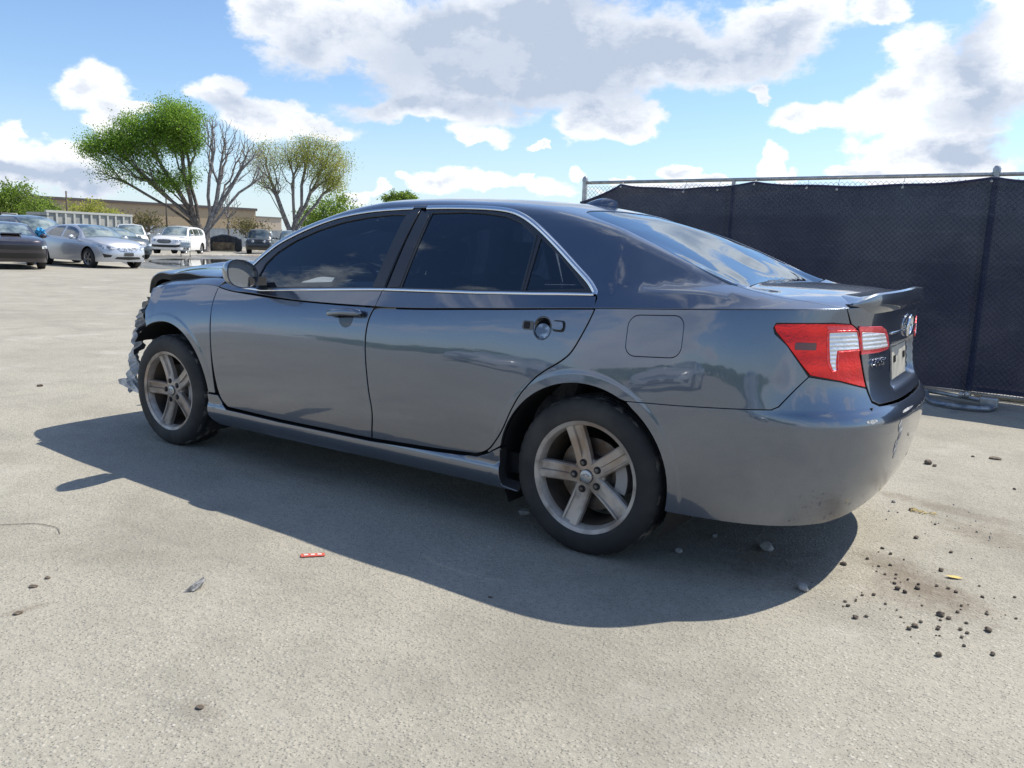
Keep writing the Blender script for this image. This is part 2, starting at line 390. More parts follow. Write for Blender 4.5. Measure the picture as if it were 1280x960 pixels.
def patch(mb,fn,poly,h=.025,holes=(),gap=.0025,flange=.02,off=0.0,mi=0,fmi=None,sym=False,edge=.003,hole_flange=True,bh=None,normal=None,arcs=()):
    """surface panel: poly in parameter space of fn, filled with a fine grid, smooth analytic normals,
    rounded lip and a return flange going inwards. sym: the y=0 edge is left open for mirroring."""
    poly=[tuple(map(float,p)) for p in poly]
    if area(poly)<0: poly=poly[::-1]
    bh=bh or h*.7
    isc=(lambda p: abs(float(fn(p[0],p[1])[1]))<2e-3) if sym else (lambda p: False)
    poly=resamp(poly,bh)
    cen=[isc(p) for p in poly]
    if gap:
        q=inset(poly,gap)
        # points on the centre line only slide along it
        out=[]
        for p,r,c in zip(poly,q,cen):
            out.append(p if c else r)
        poly=out
    loops=[poly]
    for H in holes:
        H=[tuple(map(float,p)) for p in H]
        if area(H)>0: H=H[::-1]
        loops.append(resamp(H,bh))
    A=np.array(poly);x0,y0=A.min(0);x1,y1=A.max(0)
    gx=np.arange(x0+h*.5,x1,h);gy=np.arange(y0+h*.5,y1,h)
    X,Y=np.meshgrid(gx,gy);X=X.copy();X[1::2]+=h*.5
    X=X.ravel();Y=Y.ravel();m=pip(X,Y,poly)
    for H in loops[1:]: m&=~pip(X,Y,H)
    X=X[m];Y=Y[m]
    d=np.full(len(X),1e9)
    for Lp in loops: d=np.minimum(d,dist_poly(X,Y,Lp))
    m=d>h*.38;X=X[m];Y=Y[m]
    for (acx,acy,r0_,r1_,nr_,hs_) in arcs:      # rows of points that follow a wheel-arch flare
        rr_=np.hypot(X-acx,Y-acy);k_=(rr_<r0_-hs_*.4)|(rr_>r1_+hs_*.4);X=X[k_];Y=Y[k_]
        AX=[];AY=[]
        for ri,r_ in enumerate(np.linspace(r0_,r1_,nr_)):
            na_=int(2*math.pi*r_/hs_);t_=(np.arange(na_)+.5*(ri%2))*2*math.pi/na_;AX.append(acx+r_*np.cos(t_));AY.append(acy+r_*np.sin(t_))
        AX=np.concatenate(AX);AY=np.concatenate(AY);k_=pip(AX,AY,poly)
        for H in loops[1:]: k_&=~pip(AX,AY,H)
        AX=AX[k_];AY=AY[k_];dd_=np.full(len(AX),1e9)
        for Lp in loops: dd_=np.minimum(dd_,dist_poly(AX,AY,Lp))
        k_=dd_>.004;X=np.concatenate([X,AX[k_]]);Y=np.concatenate([Y,AY[k_]])
    pts=[];edges=[]
    for Lp in loops:
        b=len(pts);pts+=list(Lp);n=len(Lp);edges+=[(b+i,b+(i+1)%n) for i in range(n)]
    nb=len(pts)
    pts+=list(zip(X,Y))
    vo,_,fo,_,_,_=delaunay_2d_cdt([Vector(p) for p in pts],edges,[],1,1e-7)
    P2=np.array([(v.x,v.y) for v in vo])
    fo=[tuple(f) for f in fo]
    C=np.array([P2[list(f)].mean(0) for f in fo])
    ok=np.ones(len(fo),bool)
    for H in loops[1:]: ok&=~pip(C[:,0],C[:,1],H)
    ok&=pip(C[:,0],C[:,1],loops[0])
    fo=[f for f,k in zip(fo,ok) if k]
    fo=[f if area([tuple(P2[i]) for i in f])>0 else f[::-1] for f in fo]
    P=fn(P2[:,0],P2[:,1]);N=nrm(fn,P2[:,0],P2[:,1]) if normal is None else np.tile(np.array(normal,float),(len(P2),1))
    P=P+N*off
    mb.add(P,fo,N,mi)
    if flange:
        for li,Lp in enumerate(loops):
            if li and not hole_flange: continue
            L2=np.array(Lp);Pb=fn(L2[:,0],L2[:,1]);Nb=nrm(fn,L2[:,0],L2[:,1]) if normal is None else np.tile(np.array(normal,float),(len(L2),1));Pb=Pb+Nb*off
            T=np.roll(Pb,-1,0)-np.roll(Pb,1,0);T/=np.linalg.norm(T,axis=1,keepdims=True)+1e-12
            O=np.cross(T,Nb)      # outward (CCW loop)
            O/=np.linalg.norm(O,axis=1,keepdims=True)+1e-12
            n=len(Lp)
            rings=[(Pb,Nb),(Pb+O*edge*.3-Nb*edge*.3,Nb*.75+O*.65),(Pb+O*edge*.5-Nb*edge,O),(Pb+O*edge*.5-Nb*(edge+flange*.02),O),(Pb+O*edge*.5-Nb*flange,O)]
            V=np.concatenate([r[0] for r in rings]);NN=np.concatenate([r[1]/np.linalg.norm(r[1],axis=1,keepdims=True) for r in rings])
            skip=[li==0 and cen[i] and cen[(i+1)%n] if len(cen)==n else False for i in range(n)]
            F1=[];F2=[]
            for k in range(len(rings)-1):
                for i in range(n):
                    if skip[i]: continue
                    j=(i+1)%n;q=(k*n+i,(k+1)*n+i,(k+1)*n+j,k*n+j)
                    (F2 if k==len(rings)-2 else F1).append(q)
            b=len(mb.v);mb.add(V,F1,NN,mi);
            for f in F2: mb.f.append(tuple(b+i for i in f));mb.mi.append(mi if fmi is None else fmi);mb.sm.append(True)
def strip(mb,P,N,w,hgt,mi=0,seg=6,flat=.6):
    "moulding of half-round section along points P with normals N"
    P=np.array(P,float);N=np.array(N,float);n=len(P)
    T=np.gradient(P,axis=0);T/=np.linalg.norm(T,axis=1,keepdims=True)
    S=np.cross(N,T);S/=np.linalg.norm(S,axis=1,keepdims=True)
    V=[];NN=[];Fc=[]
    for k in range(seg+1):
        a=math.pi*k/seg;c=math.cos(a);s_=math.sin(a)**flat
        V.append(P+S*(w/2*c)+N*(hgt*s_-.001));q=S*c*hgt+N*s_*w/2;NN.append(q/np.linalg.norm(q,axis=1,keepdims=True))
    for k in range(seg):
        for i in range(n-1): Fc.append((k*n+i,(k+1)*n+i,(k+1)*n+i+1,k*n+i+1))
    Fc.append(tuple(k*n for k in range(seg+1))[::-1]);Fc.append(tuple(k*n+n-1 for k in range(seg+1)))
    mb.add(np.concatenate(V),Fc,np.concatenate(NN),mi)
def strip_on(mb,fn,line,w,hgt,off=0.0,h=.015,mi=0,closed=False):
    L=np.array(resamp(line,h,closed));P=fn(L[:,0],L[:,1]);N=nrm(fn,L[:,0],L[:,1])
    strip(mb,P+N*off,N,w,hgt,mi)
def arc(cx,cz,r,a0,a1,n=24):
    return [(cx+r*math.cos(R(a0+(a1-a0)*i/n)),cz+r*math.sin(R(a0+(a1-a0)*i/n))) for i in range(n+1)]
def rrect(cx,cy,w,h,r,n=5):
    o=[]
    for sx,sy,a in ((1,1,0),(-1,1,90),(-1,-1,180),(1,-1,270)):
        for i in range(n+1):
            t=R(a+90*i/n);o.append((cx+sx*(w/2-r)+r*math.cos(t),cy+sy*(h/2-r)+r*math.sin(t)))
    return o
# ------------------------------------------------------------------ materials
def mat(name,col=(.5,.5,.5),rough=.5,metal=0.0,coat=0.0,crough=.03,spec=.5,build=None,**kw):
    m=bpy.data.materials.new(name); m.use_nodes=True; t=NT(m.node_tree); b=m.node_tree.nodes['Principled BSDF']
    b.inputs['Base Color'].default_value=tuple(col)+(1,); b.inputs['Roughness'].default_value=rough; b.inputs['Metallic'].default_value=metal
    b.inputs['Coat Weight'].default_value=coat; b.inputs['Coat Roughness'].default_value=crough; b.inputs['Specular IOR Level'].default_value=spec
    for k,v in kw.items(): b.inputs[k].default_value=v
    if build: build(t,b)
    return m
def objco(t): return t.new('ShaderNodeTexCoord').outputs['Object']
def bump(t,b,hgt,dist,strength=1.0,coat=False):
    n=t.new('ShaderNodeBump'); n.inputs['Strength'].default_value=strength; n.inputs['Distance'].default_value=dist; t.l.new(hgt,n.inputs['Height'])
    t.l.new(n.outputs[0],b.inputs['Normal'])
    if coat: t.l.new(n.outputs[0],b.inputs['Coat Normal'])
def varied(a,b_,scale=4,lo=.35,hi=.65,detail=5,bumpd=0,rough=None):
    def f(t,b):
        n=t.noise(objco(t),scale,detail)
        t.l.new(t.mix(t.ss(n,lo,hi),a,b_),b.inputs['Base Color'])
        if bumpd: bump(t,b,n,bumpd)
        if rough: t.l.new(t.ss(n,lo,hi,rough[0],rough[1]),b.inputs['Roughness'])
    return f
def paint(name,col,metal=.55,rough=.34,coat=1.0,dust=(.30,.28,.25),damt=.10,wave=.0003,ior=1.5):
    def f(t,b):
        co=objco(t)
        d=t.noise(co,2.2,6,.6); sp=t.noise(co,900,2,.5)
        sep=t.new('ShaderNodeSeparateXYZ'); t.l.new(co,sep.inputs[0])
        low=t.ss(sep.outputs[2],.55,.2)
        gn=t.new('ShaderNodeNewGeometry');sn=t.new('ShaderNodeSeparateXYZ');t.l.new(gn.outputs['Normal'],sn.inputs[0])
        upd=t.m('MULTIPLY',t.ss(sn.outputs[2],.55,.98),t.ss(d,.25,.65,.10,.26))
        amt=t.m('ADD',upd,t.m('MULTIPLY',t.m('ADD',t.m('MULTIPLY',t.ss(d,.40,.72),.5),t.m('MULTIPLY',low,.9)),damt,clamp=True))
        base=t.mix(t.ss(sp,.3,.7),tuple(c*.8 for c in col),tuple(c*1.22 for c in col))
        t.l.new(t.mix(amt,base,dust),b.inputs['Base Color']);t.l.new(t.m('MULTIPLY',t.m('SUBTRACT',1.0,amt),metal),b.inputs['Metallic'])
        t.l.new(t.m('ADD',t.m('MULTIPLY',t.ss(d,.35,.75),.035),.022),b.inputs['Coat Roughness'])
        w=t.noise(co,3.0,2,.5)
        n=t.new('ShaderNodeBump'); n.inputs['Strength'].default_value=1.0; n.inputs['Distance'].default_value=wave*8; t.l.new(w,n.inputs['Height'])
        t.l.new(n.outputs[0],b.inputs['Coat Normal'])
    return mat(name,col,rough,metal,coat,build=f,**{'Coat IOR':ior})
def glass(name,tint=(.12,.15,.19),dark=.02,refl=1.0):
    "automotive glass: mirror reflection by angle over a tinted see-through pane"
    m=bpy.data.materials.new(name); m.use_nodes=True; t=NT(m.node_tree); t.n.clear()
    fr=t.new('ShaderNodeFresnel'); fr.inputs[0].default_value=1.52
    tr=t.new('ShaderNodeBsdfTransparent'); tr.inputs[0].default_value=tint+(1,)
    gl=t.new('ShaderNodeBsdfGlossy'); gl.inputs['Roughness'].default_value=.012; gl.inputs[0].default_value=(.80,.90,1,1)
    mx=t.new('ShaderNodeMixShader'); f=t.m('ADD',t.m('MULTIPLY',fr.outputs[0],refl),dark,clamp=True)
    t.l.new(f,mx.inputs[0]); t.l.new(tr.outputs[0],mx.inputs[1]); t.l.new(gl.outputs[0],mx.inputs[2])
    o=t.new('ShaderNodeOutputMaterial'); t.l.new(mx.outputs[0],o.inputs[0])
    return m
M={}
M['paint']=paint('metallic_grey_paint',(.090,.116,.165),metal=.86,rough=.28,ior=1.85)
M['under']=mat('dark_underbody',(.012,.012,.013),.8)
M['black']=mat('black_plastic',(.015,.015,.017),.45,build=varied((.012,.012,.014),(.028,.028,.03),6))
M['gloss']=mat('gloss_black',(.010,.011,.014),.12,coat=.6)
M['pillar']=mat('satin_black_trim',(.028,.031,.038),.32,coat=.35,crough=.12)
M['rubber']=mat('tyre_rubber',(.02,.02,.021),.72,build=varied((.016,.016,.017),(.045,.043,.040),5,.40,.75,bumpd=.0015))
M['tread']=mat('tyre_tread',(.02,.02,.02),.85,build=varied((.022,.022,.023),(.17,.155,.135),14,.50,.66,bumpd=.0012))
M['chrome']=mat('chrome',(.80,.82,.84),.10,metal=1)
def rimf(t,b):
    co=objco(t);n=t.noise(co,9,5);n2=t.noise(co,3.5,3)
    c=t.mix(t.ss(n,.42,.70),(.47,.43,.39),(.25,.21,.175));c=t.mix(t.m('MULTIPLY',t.ss(n2,.46,.66),.65),c,(.27,.17,.10))
    t.l.new(c,b.inputs['Base Color']);t.l.new(t.ss(n,.3,.7,.38,.6),b.inputs['Roughness'])
M['rim']=mat('alloy_with_brake_dust',(.38,.37,.36),.42,metal=.45,build=rimf)
M['rimdark']=mat('alloy_barrel',(.05,.045,.04),.7,metal=.2,build=varied((.035,.03,.028),(.11,.08,.055),6))
M['steel']=mat('bare_steel',(.20,.19,.18),.5,metal=.8,build=varied((.17,.165,.16),(.09,.065,.05),10))
M['glass_side']=glass('tinted_side_glass',(.44,.54,.68),.035,1.3)
M['glass_rear']=glass('tinted_rear_glass',(.035,.045,.06),.03,1.05)
M['glass_rearside']=glass('dark_tinted_glass',(.12,.15,.21),.035,1.3)
M['glass_clear']=glass('clear_windscreen',(.62,.70,.68),.02,1.0)
M['mirror']=mat('mirror_glass',(.40,.43,.44),.22,metal=.6)
M['seat']=mat('seat_cloth',(.05,.052,.058),.9,build=varied((.04,.042,.048),(.075,.075,.08),30))
M['dash']=mat('dash_plastic',(.025,.026,.03),.6)
def lensf(c1,c2,sc,axis=2):
    def f(t,b):
        co=objco(t);sp=t.new('ShaderNodeSeparateXYZ');t.l.new(co,sp.inputs[0])
        w=t.m('SINE',t.m('MULTIPLY',sp.outputs[axis],sc));n=t.noise(co,22,3)
        t.l.new(t.mix(t.ss(t.m('ADD',w,t.m('MULTIPLY',t.m('SUBTRACT',n,.5),3)),-1.2,1.2),c1,c2),b.inputs['Base Color'])
        v=t.vor(t.vmul(co,(1,1,1.6)),70,'F1','Distance');bump(t,b,t.m('ADD',t.m('MULTIPLY',v,.6),t.m('MULTIPLY',w,.3)),.004,.8)
    return f
M['red']=mat('red_lens',(.9,.01,.01),.38,metal=.75,coat=.6,crough=.02,build=lensf((.72,.004,.006),(.98,.018,.014),90))
M['redpale']=mat('pale_red_lens',(.9,.10,.11),.35,metal=.7,coat=.6,crough=.02,build=lensf((.85,.07,.08),(.95,.13,.14),200))
M['white_lens']=mat('white_lens',(.9,.9,.92),.35,metal=.5,coat=.6,crough=.02,build=lensf((.66,.69,.73),(.95,.95,.96),420))
M['reddark']=mat('dark_red_reflector',(.11,.008,.012),.3,coat=1)
M['plastic_clear']=mat('clear_film',(.10,.13,.19),.12,coat=1,metal=.6,build=varied((.05,.07,.11),(.30,.33,.38),40,.45,.7))
M['headlens']=mat('head_lamp_lens',(.50,.52,.55),.08,metal=.4,coat=1,build=varied((.18,.19,.21),(.75,.77,.80),7,.4,.6))
# body-colour noise is in object space; car parts share the car's own frame

# ==================================================================== the damaged sedan (its own frame = world frame; rear axle at x=0, nose towards +x)
car=empty('damaged_sedan',(0,0,0))
tag(car,'large dark grey metallic sedan with a smashed nose and missing rear door handle','car')
wall,topP,zK,crease=S0.wall,S0.topP,S0.zK,S0.crease
UR,UF=S0.UR,S0.UF
def K(a,b,h=.04):
    n=max(2,int(abs(b-a)/h)+1);u=np.linspace(a,b,n);return [(float(i),float(zK(i))) for i in u]
def CK(a,b,h=.04):
    n=max(2,int(abs(b-a)/h)+1);u=np.linspace(a,b,n);p=crease(u);return [(float(q[0]),float(q[1])) for q in p]
PA=[M['paint'],M['under']]
AR=(-.015,.328,.383+.014,.383+.066,9,.012);AF=(-2.776,.328,.405+.014,.405+.066,9,.012)
# ---- shared outlines, in (u,z) of the wall or (x,y) of the top
B_GAP=[(-1.155,float(zK(-1.155))),(-1.179,.870),(-1.186,.778),(-1.176,.671),(-1.157,.537),(-1.138,.432),(-1.146,.335),(-1.150,.300)]
F_GAP=[(-2.362,float(zK(-2.362))),(-2.362,.854),(-2.348,.747),(-2.335,.61),(-2.310,.453),(-2.277,.350),(-2.222,.302)]
R_GAP=[(.006,float(zK(.006))),(-.019,.938),(-.068,.838),(-.115,.789),(-.215,.721),(-.291,.640),(-.340,.557),(-.378,.475),(-.416,.414),(-.463,.362),(-.525,.333)]
R_GAPs=smooth_poly(R_GAP,n=5);B_GAPs=smooth_poly(B_GAP,n=5);F_GAPs=smooth_poly(F_GAP,n=5)
RC=(-.015,.328);RRAD=.383;FC=(-2.776,.328);FRAD=.405
DLO=[(2.181,.760),(2.130,.730),(2.041,.685),(1.887,.640),(1.725,.606),(1.553,.587),(1.378,.580),(1.131,.580),(.934,.583),(.723,.592),(.598,.605),(.509,.627),(.412,.662),(.289,.713),(.151,.771),(.064,.806),(.021,.829)]
DLOs=smooth_poly(DLO,n=5)
GL_EDGE=[(-.500,.705),(-.372,.690),(-.256,.672),(-.102,.645),(.088,.602),(.20,.555),(.262,.49),(.272,.40),(.266,.28),(.262,0)]
GLs=smooth_poly(GL_EDGE,n=4)
TR_SEAM=[(-.500,.705),(-.56,.722),(-.64,.728),(-.72,.718),(-.80,.690),tuple(CK(.93,.93)[0])]
TRs=smooth_poly(TR_SEAM,n=4)
def cross(y):
    xs=np.linspace(-.62,-.38,200);d=S0.green(xs,y)-S0.deck(xs,y);i=np.where(d>0)[0];return float(xs[i[0]]) if len(i) else -.5
GLB=[(cross(y),y) for y in (0,.15,.30,.45,.56,.64)]
WS_EDGE=[(1.60,0),(1.59,.25),(1.545,.43),(1.56,.495),(1.65,.520),(1.82,.560),(2.05,.613),(2.22,.655),(2.40,.700)]
WSs=smooth_poly(WS_EDGE,n=4)
# ---- body shell: roof, pillars, quarter panels and sills
b=MB()
roof=WSs+[(2.372,.765),(2.34,.797),(2.25,.798)]+DLOs+[(.004,.845)]+CK(-.006,.93)+TRs[::-1][1:]+GLs[1:]
patch(b,topP,roof,h=.022,sym=True,flange=.012,fmi=1)
q=K(.006,.93)+[(.958,1.003),(.892,1.008),(.711,1.002),(.704,.985),(.712,.965),(.755,.926),(.800,.862),(.829,.819),(.728,.711),(.704,.699),(.378,.676),(.178,.666)]+arc(*RC,RRAD,60,170,26)[1:]+[(-.463,.350)]+R_GAPs[::-1][5:-1]
fd=rrect(.270,.922,.235,.160,.045)
fd=[(x,z+ (x-.27)*.06) for x,z in fd]
patch(b,wall,q,h=.016,holes=[fd],arcs=[AR],flange=.015,fmi=1)
b.mirrored()
shell=b.build('body_shell',PA,car)
b=MB(); patch(b,wall,fd,h=.02,gap=.0046,flange=.012,fmi=1); b.build('fuel_door',PA,car)
# sills with a rounded step
def sillP(u,z):
    p=wall(u,z); t=np.clip((z-.20)/.115,0,1)
    bul=.020*np.sin(np.pi*np.clip(t,0,1))**.6
    return p+np.stack([0*t,bul+0*p[...,1],0*t],-1)
b=MB(); sl_=[(-2.385,.362),(-2.30,.362),(-2.262,.316),(-2.222,.292)]+[(-1.785,.287),(-1.15,.292),(-.748,.308),(-.525,.322),(-.463,.348),(-.400,.385),(-.388,.375)]+arc(*RC,RRAD,172,196,4)[0:]+[(-.30,.205),(-1.5,.195),(-2.33,.190),(-2.375,.24)]
patch(b,sillP,sl_,h=.02,flange=.05,fmi=1); b.build('sill',PA,car); b.flipped().build('sill',PA,car)
# ---- doors
def door(front):
    w=MB()
    if front:
        poly=K(-2.362,-1.155)+B_GAPs[1:]+[(-1.785,.295)]+F_GAPs[::-1][:-1]
        sh=CK(-2.362,-1.155)+[(1.140,.8395),(1.6,.8415),(1.95,.840),(2.10,.834),(2.20,.816),(2.335,.802)]
    else:
        poly=K(-1.155,.006)[1:]+R_GAPs[1:]+[(-.748,.317)]+B_GAPs[::-1][:-1]
        sh=CK(-1.155,-.000)+[(.012,.8375),(.2,.8385),(.6,.8415),(1.138,.8395)]
    holes=[]
    if not front: holes=[rrect(-.222,.911,.078,.088,.038)]
    patch(w,wall,poly,h=.018,flange=.03,fmi=1,holes=holes,edge=.004,gap=.0060,arcs=[AF if front else AR])
    patch(w,topP,sh,h=.018,flange=.008,fmi=1)
    return w
GLF=[(2.085,.828),(1.6,.832),(1.214,.832),(1.190,.604),(1.30,.600),(1.45,.604),(1.62,.618),(1.78,.645),(1.92,.678),(2.02,.716),(2.07,.752)]
GLR=[(1.035,.832),(.6,.833),(.366,.832),(.384,.699),(.504,.648),(.606,.624),(.72,.611),(.85,.603),(1.045,.602)]
GLQ=[(.352,.832),(.075,.822),(.138,.792),(.253,.742),(.368,.697)]
TOP1=DLO[:8]; 
side={}
for sgn in (1,-1):
    fl=(lambda m: m) if sgn>0 else (lambda m: m.flipped())
    fdoor=fl(door(True)).build('front_door',PA,car); rdoor=fl(door(False)).build('rear_door',PA,car)
    side[sgn]=(fdoor,rdoor)
    # window frames (dark), with real openings
    fo=[(1.132,.836),(1.6,.838),(2.0,.838),(2.10,.833),(2.185,.81),(2.215,.785)]+[p for p in DLOs if p[0]>1.127]
    m=MB(); patch(m,topP,fo,h=.025,holes=[GLF],gap=.001,flange=.012,off=-.004,hole_flange=True); fl(m).build('window_frame',M['pillar'],fdoor)
    m=MB(); patch(m,topP,[(1.125,.588),(1.205,.606),(1.208,.8345),(1.133,.8355)],h=.03,gap=.004,flange=.004,off=.0005); fl(m).build('pillar_cover',M['pillar'],fdoor)
    ro=[(.03,.830),(.3,.836),(.6,.838),(1.122,.836)]+[p for p in DLOs if p[0]<1.12]
    m=MB(); patch(m,topP,ro,h=.025,holes=[GLR,GLQ],gap=.001,flange=.012,off=-.004); fl(m).build('window_frame',M['pillar'],rdoor)
    m=MB(); patch(m,topP,[(1.118,.588),(1.118,.8355),(1.040,.8345),(1.050,.606)],h=.03,gap=.004,flange=.004,off=.0005); fl(m).build('pillar_cover',M['pillar'],rdoor)
    for GLp,nm,pr,mt in ((GLF,'window',fdoor,'glass_side'),(GLR,'window',rdoor,'glass_rearside'),(GLQ,'quarter_window',rdoor,'glass_rearside')):
        m=MB(); patch(m,topP,inset(GLp if area(GLp)>0 else GLp[::-1],-.004),h=.06,gap=0,flange=0,off=-.011); fl(m).build(nm,M[mt],pr)
    m=MB(); strip_on(m,topP,[(.366,.8315),(.378,.760),(.392,.6905)],.010,.006,off=-.004); fl(m).build('divider_bar',M['gloss'],rdoor)
    # chrome mouldings
    m=MB(); strip_on(m,topP,[p for p in DLOs if p[0]>1.132],.016,.005,off=.0); strip_on(m,topP,[(2.16,.826),(2.0,.8395),(1.6,.840),(1.132,.8378)],.013,.005); fl(m).build('chrome_trim',M['chrome'],fdoor)
    m=MB(); strip_on(m,topP,[p for p in DLOs if p[0]<1.128]+[(.021,.8335)],.024,.007); strip_on(m,topP,[(.025,.8345),(.3,.8385),(.6,.840),(1.128,.8378)],.013,.005); fl(m).build('chrome_trim',M['chrome'],rdoor)
    # body-colour seam line between roof and doors
    # fender
    m=MB()
    fe=K(-3.04,-2.362)+F_GAPs[1:5]+[(-2.322,.395),(-2.318,.372)]+[(-2.385,.372)]+arc(FC[0],FC[1],FRAD,6,116,24)+[(-2.972,.715),(-3.005,.78),(-2.995,.83)]
    patch(m,wall,fe,h=.016,arcs=[AF],flange=.02,fmi=1)
    ft=CK(-3.04,-2.362)+[(2.372,.768),(2.45,.755),(2.7,.735),(3.04,.700)]
    patch(m,topP,ft,h=.022,flange=.02,fmi=1)
    fl(m).build('fender',PA,car)
    # wheel well liner
    for cx,rr,a0_,a1_ in ((.015,.388,-28,208),(2.776,.41,38,206)):
        m=MB();V=[];Fc=[];n=20
        for i in range(n+1):
            a=R(a0_+(a1_-a0_)*i/n)
            for yy in (.885,.80,.62,.56): V.append((cx+rr*(1.0 if yy>.84 else 1.03)*math.cos(a),yy if rr else yy,.328+rr*(1.0 if yy>.84 else 1.03)*math.sin(a)))
        for i in range(n):
            for j in range(3): Fc.append((i*4+j,i*4+j+1,(i+1)*4+j+1,(i+1)*4+j))
        c0=len(V);V.append((cx,.56,.328))
        for i in range(n): Fc.append((i*4+3,c0,(i+1)*4+3))
        m.add(V,Fc); fl(m).build('wheel_liner',M['under'],car)
fdoor,rdoor=side[1]
# ---- handles (left): front whole, rear missing
def lift(fn,u,z,o): 
    p=fn(np.array(u,float),np.array(z,float));n=nrm(fn,np.array(u,float),np.array(z,float));return p+n*o,n
def handle(flip=False):
    m=MB()
    us=np.linspace(-1.437,-1.208,19);P=[];N=[]
    V=[];Fc=[];NN=[];seg=10
    for i,u in enumerate(us):
        t=i/18;z=.876+.017*t+.006*math.sin(math.pi*t)
        p,n=lift(wall,u,z,.020+.016*math.sin(math.pi*min(max((t-.0)/1,0),1))**.5)
        hw=.019*(1-abs(2*t-1)**6)**.5+.001;th=.011*(1-abs(2*t-1)**8)**.5+.001
        e=np.array([0,0,1.]);e=e-n*(e@n);e/=np.linalg.norm(e)
        for k in range(seg):
            a=2*math.pi*k/seg;ce,se=math.cos(a),math.sin(a);V.append(p+e*hw*math.copysign(abs(ce)**.7,ce)+n*th*math.copysign(abs(se)**.8,se))
    for i in range(18):
        for k in range(seg): Fc.append((i*seg+k,i*seg+(k+1)%seg,(i+1)*seg+(k+1)%seg,(i+1)*seg+k))
    Fc.append(tuple(range(seg))[::-1]);Fc.append(tuple(18*seg+k for k in range(seg)))
    m.add(V,Fc)
    for u,z in ((-1.412,.877),(-1.238,.889)):
        p,n=lift(wall,u,z,.0);q,_=lift(wall,u,z,.022);m.tube([p,q],.012,10)
    return m.flipped() if flip else m
hd=handle().build('door_handle',M['paint'],fdoor,recalc=True)
m=MB();p,n=lift(wall,-1.234,.889,.046-.012);q,_=lift(wall,-1.234,.889,.036);m.tube([p,q],[.0068,.0062],14);m.build('key_lock',M['chrome'],hd)
handle(True).build('door_handle',M['paint'],side[-1][0],recalc=True)
mm=handle().xf(Matrix.Translation((-1.115,-.002,.032)));mm.flipped().build('door_handle',M['paint'],side[-1][1],recalc=True)
def cup(cu,cz,w,h,depth,ring=.004):
    "dished recess behind a handle"
    m=MB();V=[];Fc=[];seg=28;rings=[(1.06,.0012),(1.0,.0018),(.93,-.002),(.75,-depth*.7),(.4,-depth),(0.02,-depth)]
    for s_,o in rings:
        for k in range(seg):
            a=2*math.pi*k/seg;p,n=lift(wall,cu+w/2*s_*math.cos(a),cz+h/2*s_*math.sin(a),o);V.append(p)
    for i in range(len(rings)-1):
        for k in range(seg): Fc.append((i*seg+k,(i+1)*seg+k,(i+1)*seg+(k+1)%seg,i*seg+(k+1)%seg))
    m.add(V,Fc);return m
# flat disc for the front recess; recess shade is put into this darker paint
cupm=mat('recess_shade_paint',(.03,.034,.042),.25,metal=.6,coat=1)
m=MB()
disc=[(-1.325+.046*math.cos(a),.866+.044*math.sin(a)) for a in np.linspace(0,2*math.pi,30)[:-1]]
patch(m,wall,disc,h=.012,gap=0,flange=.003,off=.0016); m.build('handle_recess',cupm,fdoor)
# rear: the handle is gone: open left hole, film-covered dish and the right boss
m=cup(-.222,.911,.082,.092,.026);m.build('handle_recess',cupm,rdoor,recalc=True)
m=MB();patch(m,wall,[( -.222+.034*math.cos(a),.900+.030*math.sin(a)) for a in np.linspace(0,2*math.pi,26)[:-1]],h=.01,gap=0,flange=.002,off=-.006);m.build('torn_film',M['plastic_clear'],rdoor)
m=MB();patch(m,wall,rrect(-.292,.917,.052,.034,.008),h=.01,gap=0,flange=.004,off=.003);o=m.build('handle_bracket',mat('bracket_grey',(.10,.10,.105),.5),rdoor)
m=MB();patch(m,wall,rrect(-.296,.917,.026,.025,.004),h=.01,gap=0,flange=.002,off=.0055);m.build('open_hole',M['under'],o)
m=MB();patch(m,wall,rrect(-.146,.925,.056,.044,.012),h=.01,gap=0,flange=.004,off=.002);o=m.build('gasket',M['black'],rdoor)
m=MB();patch(m,wall,rrect(-.146,.926,.046,.030,.010),h=.01,gap=0,flange=.010,off=.013);m.build('handle_boss',M['paint'],o)
# ---- rear bumper
def bumpP(u,z):
    return wall(u,z)
b=MB()
bp=[(.178,.666),(.378,.676),(.704,.699),(.728,.711),(.829,.819),(.935,.800),(1.049,.768),(1.060,.717),(1.095,.700),(1.25,.694),(UR,.692),(UR,.340),(1.35,.330),(1.25,.318),(1.15,.300),(1.09,.285),(1.03,.272),(.952,.262),(.733,.262),(.378,.260)]+arc(*RC,RRAD,-10,60,14)[:-1]
patch(b,bumpP,bp,h=.018,arcs=[AR],sym=True,flange=.055,fmi=0); b.mirrored(); bumper=b.build('rear_bumper',PA,car)
b=MB(); b.add([(-.86,-.55,.42),(-.86,.55,.42),(-.90,.52,.72),(-.90,-.52,.72)],[(0,1,2,3)],None); b.box((-.62,0,.42),(.40,1.15,.10)); b.box((-.93,0,.69),(.12,1.1,.02)); b.build('bumper_filler',M['under'],car)
b=MB(); b.tube([(-.70,.42,.31),(-.88,.42,.31),(-.95,.42,.308)],[.032,.033,.034],16,cap=False); b.build('exhaust_tip',M['steel'],car)
